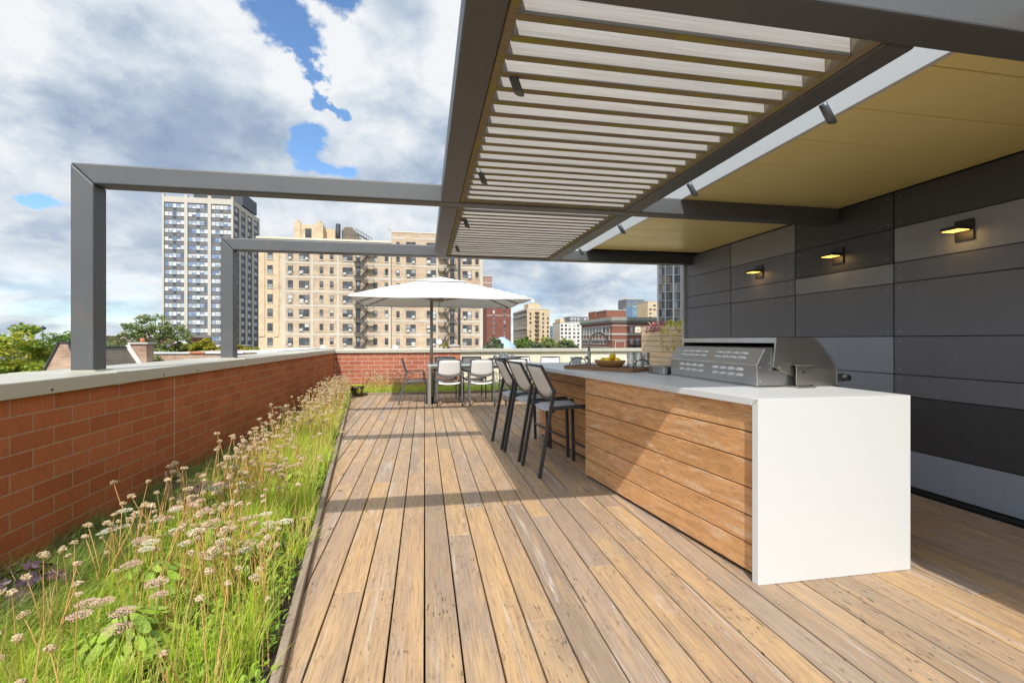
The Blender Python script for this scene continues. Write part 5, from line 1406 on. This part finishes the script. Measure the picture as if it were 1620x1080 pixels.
def corniced():
    t = thing('corniced_building', 'red brick corner building with heavy stone cornice right of the trees', 'building')
    x0, x1, y0, y1, zt = 86.3, 125, 208, 252, 9.4
    MB().box(x0, x1, y0, y1, GZ, zt).build('wall', M['orangebrick'], t)
    c = MB()
    c.box(x0 - .5, x1, y0 - .5, y1 + .3, zt + .001, zt + 1.0); c.box(x0 - 1.1, x1, y0 - 1.1, y1 + .5, zt + 1.001, zt + 1.7); c.box(x0 - .3, x1, y0 - .3, y1, zt + 1.701, zt + 2.7)
    y = y0 - .9
    while y < y1: c.box(x0 - 1.0, x0 - .501, y, y + .4, zt + .45, zt + .999); y += 1.1
    x = x0 - .4
    while x < x1: c.box(x, x + .4, y0 - 1.0, y0 - .501, zt + .45, zt + .999); x += 1.1
    c.build('cornice', M['cornice'], t)
    b = MB()
    for z, h in ((7.9, .35), (3.7, .8), (1.2, .3)): b.box(x0 - .25, x1, y0 - .25, y0 - .001, z, z + h); b.box(x0 - .25, x0 - .001, y0, y1, z, z + h)
    for a, b2 in ((x0 + 1.4, x0 + 1.65), (x0 + 6.2, x0 + 6.45)): b.box(a, b2, y0 - .12, y0 - .001, -4, 1.0)
    b.box(x0 + 1.651, x0 + 6.199, y0 - .12, y0 - .001, .55, .9)
    y = y0 + 2.9
    while y < y1 - 1:
        b.box(x0 - .2, x0 - .001, y, y + .7, 1.501, 3.699); b.box(x0 - .2, x0 - .001, y, y + .7, 4.501, 7.899); y += 4.6
    b.build('stone_band', M['trim'], t)
    wm = MB(); wm.box(-.7, .7, -.06, .3, -1.2, 1.2); wm.add([(-.6, -.07, -1.1), (.6, -.07, -1.1), (.6, -.07, 1.1), (-.6, -.07, 1.1)], [(0, 1, 2, 3)], 1)
    wm.box(-.85, .85, -.2, -.001, -1.5, -1.201, 2); wm.box(-.85, .85, -.2, -.001, 1.201, 1.5, 2)
    for x in (9.6, 12.6, 17, 20, 25, 28, 33):
        for z in (6.2, .6, -3.4): link('window', wm.mesh('window', [M['wframe'], M['pane_bright'], M['trim']]), t, (x0 + x, y0, z))
    for j in range(9):
        for z in (6.2, .6, -3.4):
            for d in (0, 1.75):
                o = link('window', wm.mesh('window', [M['wframe'], M['pane'], M['trim']]), t, (x0, y0 + 4.5 + j * 4.6 + d, z)); o.rotation_euler.z = R(-90)
    bl = MB()
    for x in (9.6, 17, 25):
        bl.box(x0 + x - 1.3, x0 + x + 4.3, y0 - 1.3, y0 - .05, -1.4, -1.2)
        for k in range(15): bl.box(x0 + x - 1.3 + k * .39, x0 + x - 1.22 + k * .39, y0 - 1.3, y0 - 1.22, -1.199, -.2)
        bl.box(x0 + x - 1.3, x0 + x + 4.3, y0 - 1.3, y0 - 1.2, -.199, -.1)
    bl.build('balcony', M['escape'], t)
    for x, y, w, d, h, in ((-0.2 + 1.0, 9, 10, 14, 3.6), (1.2, 26, 9, 10, 4.2)):
        MB().box(x0 + x, x0 + x + w, y0 + y, y0 + y + d, zt + 2.701, zt + 2.7 + h).build('roof_house', M['orangebrick'], t)
    MB().box(x0 + .6, x0 + 11.0, y0 + 8.8, y0 + 23.2, zt + 6.3, zt + 6.7).build('roof_coping', M['trim'], t)

def grid_tower():
    t = thing('grid_tower', 'dark glass tower with pale grid mullions beside the panelled wall', 'building', (75.9, 145, 0), R(-29))
    W, D, zt = 38, 30, 84
    MB().box(.4, W, .4, D, GZ, zt).build('core_wall', M['spandrel_dk'], t)
    x = 0
    for k in range(15):
        w = .55 if k % 2 == 0 else .3
        MB().box(x, x + w, -.1, .399, GZ, zt).build('mullion', M['mull'], t); x += 2.45
    z = -8; k = 0
    while z < zt:
        MB().box(.02, W, -.02, .3, z, z + .18).build('floor_band', M['mull'], t); z += 2.78
    gl = MB(); z = -8
    while z < 50:
        for k in range(14):
            for j in range(2):
                a = .2 + k * 2.45 + j * 1.15 + .25; gl.add([(a, .2, z + .3), (a + 1.05, .2, z + .3), (a + 1.05, .2, z + 2.78), (a, .2, z + 2.78)], [(0, 1, 2, 3)])
        z += 2.78
    g = m_glassy('grid_tower_glass', [(.03, .03, .035), (.06, .063, .075), (.04, .04, .04), (.10, .105, .12), (.08, .065, .05), (.02, .02, .025)], .3, .25)
    o = gl.build('window', g, t, fix=False); o['kind'] = 'stuff'

def domes():
    d = thing('domed_building', 'pale blue metal dome roof beside the silvery tree', 'dome', (15.0, 92, 0))
    MB().lathe([(2.6, -13), (2.6, -.5), (2.95, -.45), (2.95, -.2)], n=28).build('drum', M['white'], d)
    MB().lathe([(2.9, -.199), (2.5, .35), (1.95, .85), (1.25, 1.35), (.6, 1.7), (.25, 1.86), (.001, 1.9)], n=28).build('dome', M['domeblue'], d)
    d = thing('domed_building', 'pale green dome peeking between olive tree and yellow bush', 'dome', (-34.75, 76, 0))
    MB().lathe([(1.0, -13), (1.0, -.2), (1.15, -.15), (1.15, .05)], n=24).build('drum', M['white'], d)
    MB().lathe([(1.1, .051), (1.0, .5), (.75, .95), (.35, 1.35), (.15, 1.6), (.1, 1.95), (.001, 2.0)], n=24).build('dome', M['domegreen'], d)

def neighbours():
    # brick gable house beyond the left parapet
    h = thing('gabled_house', 'mottled brick gabled house with grey shingle roof beyond the left parapet', 'house')
    xr, y0, y1 = -17.0, 26, 30.9
    MB().prism([(xr - 4.6, -8), (xr + 3.2, -8), (xr + .28, 1.12), (xr - .12, 1.12), (xr - 1.0, -.8)], y0, y0 + .4, 'y').build('gable_wall', M['housebrick'], h)
    cp = MB()
    for a, b in (((xr - .12, 1.14), (xr - 1.0, -.78)), ((xr + .28, 1.14), (xr + 2.4, -5.4)), ((xr - .16, 1.15), (xr + .32, 1.15)), ((xr - 1.0, -.78), (xr - 3.4, -6))):
        cp.bar((a[0], y0 + .18, a[1]), (b[0], y0 + .18, b[1]), .5, .07, (0, 0, 1))
    cp.build('gable_coping', M['escape'], h)
    MB().add([(xr, y0 + .401, .92), (xr, y1, .84), (xr + 4.2, y1, -6), (xr + 4.2, y0 + .401, -6), (xr, y0 + .401, .72), (xr, y1, .64), (xr + 4.1, y1, -6.1), (xr + 4.1, y0 + .401, -6.1)],
             [(0, 1, 2, 3), (7, 6, 5, 4), (0, 3, 7, 4), (1, 5, 6, 2), (0, 4, 5, 1), (3, 2, 6, 7)]).build('roof', M['shingle'], h)
    MB().add([(xr, y0 + .401, .92), (xr, y1, .84), (xr - 4, y1, -6), (xr - 4, y0 + .401, -6)], [(0, 1, 2, 3)]).build('roof', M['shingle'], h)
    MB().tube([(xr, y0 + .41, .93), (xr, y1, .85)], .06, 8).build('ridge_cap', M['escape'], h)
    MB().bar((xr + .02, y1 + .03, .95), (xr + 4.2, y1 + .03, -5.9), .28, .12, (0, 1, 0)).build('barge_board', M['white'], h)
    c = MB().box(xr + .12, xr + .95, y1 + .2, y1 + .95, -8, 1.02).build('chimney', M['housebrick'], h)
    MB().box(xr + .02, xr + 1.05, y1 + .1, y1 + 1.05, 1.021, 1.12).build('cap', M['trim'], c)
    MB().tube([(xr + .55, y1 + .55, 1.121), (xr + .55, y1 + .55, 1.36)], .12, 10).build('chimney_pot', M['terracotta'], c)
    MB().box(xr - 3, xr + 3, y0 + .42, y1 - .1, -13, -6.2).build('wall', M['housebrick'], h)
    # flat roofed brick building
    b = thing('flat_roofed_building', 'brown brick flat roofed building with tile coping behind the left parapet', 'building')
    MB().box(-20.8, -14.2, 40, 54, GZ, .22).build('wall', M['housebrick'], b)
    cp = MB(); x = -20.95; q = random.Random(8); k = 0
    while x < -14.2:
        w = q.uniform(.5, 1.4); cp.box(x, x + w - .01, 39.88, 40.3, .221 , .32 + q.uniform(0, .05), 1 if k in (0, 4) else 0); x += w; k += 1
    cp.build('coping', [M['whiteroof'], M['terracotta']], b)
    v = MB(); v.box(-18.9, -18.8, 39.95, 39.999, -.42, -.3); v.box(-18.7, -18.6, 39.95, 39.999, -.42, -.3); v.build('vent', M['black'], b)
    b = thing('flat_roofed_building', 'low white roof edge right of the far pergola post', 'building')
    MB().box(-15.9, -9.8, 44, 60, GZ, -.1).build('wall', M['greybrick'], b)
    MB().box(-16.0, -12.6, 43.9, 60.1, -.099, .28).build('roof_edge', M['whiteroof'], b)
    MB().box(-12.59, -9.7, 43.9, 60.1, -.099, .22).build('roof_edge', M['escape'], b)
    b = thing('brick_chimney', 'small pinkish brick chimney behind the far parapet beside conical shrub', 'chimney')
    MB().box(1.06, 1.46, 20, 20.4, GZ, .99).build('stack', M['housebrick'], b)
    MB().prism([(1.02, .991), (1.5, .991), (1.36, 1.07), (1.14, 1.07)], 19.96, 20.44, 'y').build('cap', M['trim'], b)
# ------------------------------------------------------------------ sky, sun, camera
SUN = Vector((.258, .92, -1)).normalized()      # the way light travels
GAPS = [((-0.271, 0.92), (-0.264, 1.02), 0.075), ((-0.264, 1.02), (-0.256, 1.143), 0.04), ((-0.256, 1.143), (-0.259, 1.233), 0.03), ((-0.262, 1.223), (-0.201, 1.263), 0.02), ((-0.309, 1.352), (-0.328, 1.484), 0.055), ((-0.328, 1.484), (-0.241, 1.512), 0.06), ((-1.126, 1.594), (-1.103, 1.599), 0.06), ((-0.241, 0.883), (-0.175, 0.923), 0.07)]
BLOBS = [((-0.697, 1.053), 0.3, 0.05), ((-1.409, 2.037), 0.35, 0.05), ((-0.048, 1.712), 0.3, 0.05), ((-0.641, 1.291), 0.42, -0.06), ((-1.104, 1.643), 0.3, 0.03), ((-0.336, 1.206), 0.16, 0.07), ((-0.094, 1.026), 0.35, 0.05), ((-0.126, 1.382), 0.22, 0.05), ((0.691, 2.203), 0.5, -0.07)]
SHOFF = (1.3, 9.0, 0)
def world():
    w = bpy.data.worlds.new('World'); SC.world = w; w.use_nodes = True
    nt = w.node_tree; nt.nodes.clear()
    g = G.__new__(G); g.nt = nt
    out = nt.nodes.new('ShaderNodeOutputWorld')
    tc = nt.nodes.new('ShaderNodeTexCoord'); d = tc.outputs['Generated']
    sky = nt.nodes.new('ShaderNodeTexSky'); sky.sky_type = 'NISHITA'; sky.sun_disc = False
    to = -SUN
    sky.sun_elevation = math.asin(to.z); sky.sun_rotation = math.atan2(to.x, to.y)
    sky.air_density = 1.0; sky.dust_density = .3; sky.ozone_density = 3.0
    b1 = nt.nodes.new('ShaderNodeBackground'); b1.inputs[1].default_value = .1
    hs = g.mix(1.0, sky.outputs[0], (1.7, 1.95, 2.1), 'MULTIPLY')
    nt.links.new(hs, b1.inputs[0])
    s = g.sep(d)
    den = g.math('ADD', g.math('MAXIMUM', s[2], 0.0), .30)
    q = g.comb(g.math('DIVIDE', s[0], den), g.math('DIVIDE', s[1], den), 0)
    warp = g.n('ShaderNodeTexNoise', Vector=q, Scale=2.2, Detail=4, Roughness=.55)
    off = g.vmath('MULTIPLY', g.vmath('SUBTRACT', warp.outputs['Color'], (.5, .5, .5)), (.16, .16, 0))
    qw = g.vmath('ADD', q, off)
    fine = g.noise(g.vmath('ADD', qw, (8.2, 4.4, 0)), 5.5, 9, .60)
    fine2 = g.noise(g.vmath('ADD', g.vmath('MULTIPLY', d, (1, 1, 1.3)), (2.2, 4.4, 1)), 9.0, 10, .62)
    big = g.noise(g.vmath('ADD', qw, (3.1, 1.7, 0)), 1.3, 8, .54)
    dens = g.math('ADD', g.math('MULTIPLY', big, .7), g.math('MULTIPLY', fine, .3))
    # openings in the cloud deck, each in its own direction of the sky
    def seg(a, b, r):
        ax, ay = a; bx, by = b; L2 = (bx - ax) ** 2 + (by - ay) ** 2
        p = g.sep(q)
        px, py = g.math('SUBTRACT', p[0], ax), g.math('SUBTRACT', p[1], ay)
        t = g.math('DIVIDE', g.math('ADD', g.math('MULTIPLY', px, bx - ax), g.math('MULTIPLY', py, by - ay)), L2, clamp=True)
        ex = g.math('SUBTRACT', px, g.math('MULTIPLY', t, bx - ax)); ey = g.math('SUBTRACT', py, g.math('MULTIPLY', t, by - ay))
        dist = g.math('SQRT', g.math('ADD', g.math('MULTIPLY', ex, ex), g.math('MULTIPLY', ey, ey)))
        dist = g.math('ADD', dist, g.math('MULTIPLY', g.math('SUBTRACT', fine2, .5), -.26))
        mr = nt.nodes.new('ShaderNodeMapRange'); mr.interpolation_type = 'SMOOTHSTEP'
        g.put(mr.inputs[0], dist); mr.inputs[1].default_value = r * .6; mr.inputs[2].default_value = r * 1.08; mr.inputs[3].default_value = 1; mr.inputs[4].default_value = 0
        return mr.outputs[0]
    gaps = None
    for a, b, r in GAPS:
        m = seg(a, b, r); gaps = m if gaps is None else g.math('MAXIMUM', gaps, m)
    cover = nt.nodes.new('ShaderNodeMapRange'); cover.interpolation_type = 'SMOOTHSTEP'
    g.put(cover.inputs[0], dens); cover.inputs[1].default_value = .27; cover.inputs[2].default_value = .37
    cov = g.math('MULTIPLY', cover.outputs[0], g.math('SUBTRACT', 1.0, gaps))
    # near the horizon the deck breaks into bands with thin blue between them
    low = nt.nodes.new('ShaderNodeMapRange'); g.put(low.inputs[0], s[2]); low.inputs[1].default_value = .0; low.inputs[2].default_value = .13; low.inputs[3].default_value = .8; low.inputs[4].default_value = 0
    bq = g.comb(g.math('MULTIPLY', g.math('ARCTAN2', s[0], s[1]), 4.2), g.math('MULTIPLY', s[2], 19.0), 0)
    bands = g.noise(g.vmath('ADD', bq, (3, 5, 0)), 1.0, 7, .58, .5)
    br = nt.nodes.new('ShaderNodeMapRange'); br.interpolation_type = 'SMOOTHSTEP'; g.put(br.inputs[0], bands); br.inputs[1].default_value = .42; br.inputs[2].default_value = .62
    cov = g.math('MULTIPLY', cov, g.math('SUBTRACT', 1.0, g.math('MULTIPLY', low.outputs[0], br.outputs[0])))
    dv = g.vmath('ADD', g.vmath('MULTIPLY', d, (1, 1, 1.5)), g.vmath('MULTIPLY', off, (.8, .8, .8)))
    sh = g.noise(g.vmath('ADD', dv, SHOFF), 2.4, 5, .5)
    sh2 = g.noise(g.vmath('ADD', dv, (5.3, 2.0, 1)), 6.5, 10, .60)
    bq2 = g.noise(g.vmath('ADD', g.vmath('MULTIPLY', bq, (1.0, .55, 0)), (7, 1, 0)), 1.7, 9, .6, .3)
    lowmix = nt.nodes.new('ShaderNodeMapRange'); g.put(lowmix.inputs[0], s[2]); lowmix.inputs[1].default_value = .05; lowmix.inputs[2].default_value = .3; lowmix.inputs[3].default_value = .6; lowmix.inputs[4].default_value = 0
    t0 = g.math('ADD', g.math('MULTIPLY', sh, .52), g.math('MULTIPLY', sh2, .48))
    tone = g.math('ADD', g.math('MULTIPLY', t0, g.math('SUBTRACT', 1.0, lowmix.outputs[0])), g.math('MULTIPLY', bq2, lowmix.outputs[0]))
    for (bx, by), r, amp in BLOBS:
        df = nt.nodes.new('ShaderNodeVectorMath'); df.operation = 'DISTANCE'; nt.links.new(qw, df.inputs[0]); df.inputs[1].default_value = (bx, by, 0)
        mr = nt.nodes.new('ShaderNodeMapRange'); mr.interpolation_type = 'SMOOTHSTEP'; nt.links.new(df.outputs['Value'], mr.inputs[0])
        mr.inputs[1].default_value = 0; mr.inputs[2].default_value = r; mr.inputs[3].default_value = amp; mr.inputs[4].default_value = 0
        tone = g.math('ADD', tone, mr.outputs[0])
    tone = g.math('ADD', tone, g.math('MULTIPLY', g.math('SUBTRACT', 1.0, g.math('MULTIPLY', g.math('SUBTRACT', dens, .37), 6.0, clamp=True), clamp=True), .10))
    col = g.ramp(tone, [(.33, (.27, .36, .52)), (.42, (.37, .465, .61)), (.48, (.50, .59, .71)), (.54, (.69, .755, .825)), (.61, (.90, .92, .945))])
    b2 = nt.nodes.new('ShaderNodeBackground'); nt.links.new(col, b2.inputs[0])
    # clouds on the sun's side, behind camera, brightened to add fill light
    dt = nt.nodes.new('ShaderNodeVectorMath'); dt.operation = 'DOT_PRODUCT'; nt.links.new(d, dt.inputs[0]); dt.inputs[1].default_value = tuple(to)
    cloud_fill = nt.nodes.new('ShaderNodeMapRange'); cloud_fill.interpolation_type = 'SMOOTHSTEP'; nt.links.new(dt.outputs['Value'], cloud_fill.inputs[0])
    cloud_fill.inputs[1].default_value = .05; cloud_fill.inputs[2].default_value = 1; cloud_fill.inputs[3].default_value = 1.0; cloud_fill.inputs[4].default_value = 2.1
    nt.links.new(cloud_fill.outputs[0], b2.inputs[1])
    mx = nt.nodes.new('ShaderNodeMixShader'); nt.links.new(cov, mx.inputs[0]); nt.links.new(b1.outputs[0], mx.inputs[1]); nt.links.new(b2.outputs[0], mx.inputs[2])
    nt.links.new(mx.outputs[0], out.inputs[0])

def lights_camera():
    l = bpy.data.lights.new('sun', 'SUN'); l.energy = 4.5; l.angle = R(.53); l.color = (1.0, .955, .88)
    o = bpy.data.objects.new('sun', l); COL.objects.link(o)
    o.rotation_euler = SUN.to_track_quat('-Z', 'Y').to_euler()
    cam = bpy.data.cameras.new('camera'); c = bpy.data.objects.new('camera', cam); COL.objects.link(c)
    th = math.atan(138.3 / 745)
    c.location = (0, 0, 1.244); c.rotation_euler = (R(90), 0, -th)
    cam.sensor_width = 36; cam.lens = 745 / 1620 * 36; cam.shift_y = (540 - 538) / 1620 * -1
    cam.clip_start = .05; cam.clip_end = 4000
    SC.camera = c
    v = SC.view_settings; v.view_transform = 'Standard'; v.look = 'None'; v.exposure = 0; v.gamma = 1; v.use_curve_mapping = False
    SC.render.engine = 'CYCLES'
    cy = SC.cycles; cy.use_denoising = True; cy.max_bounces = 8; cy.diffuse_bounces = 4; cy.glossy_bounces = 4; cy.transmission_bounces = 6; cy.sample_clamp_indirect = 6
    try: cy.denoiser = 'OPENIMAGEDENOISE'; cy.denoising_input_passes = 'RGB_ALBEDO_NORMAL'
    except Exception: pass

ground(); walls(); pergola(); roof(); house_wall(); planter()
island(); grill(); counter_things()
stools(); dining(); umbrella()
grasses(); alliums(); bed_plants(); trees()
city_mats(); apartment(); tower(); skyline()
world(); lights_camera()
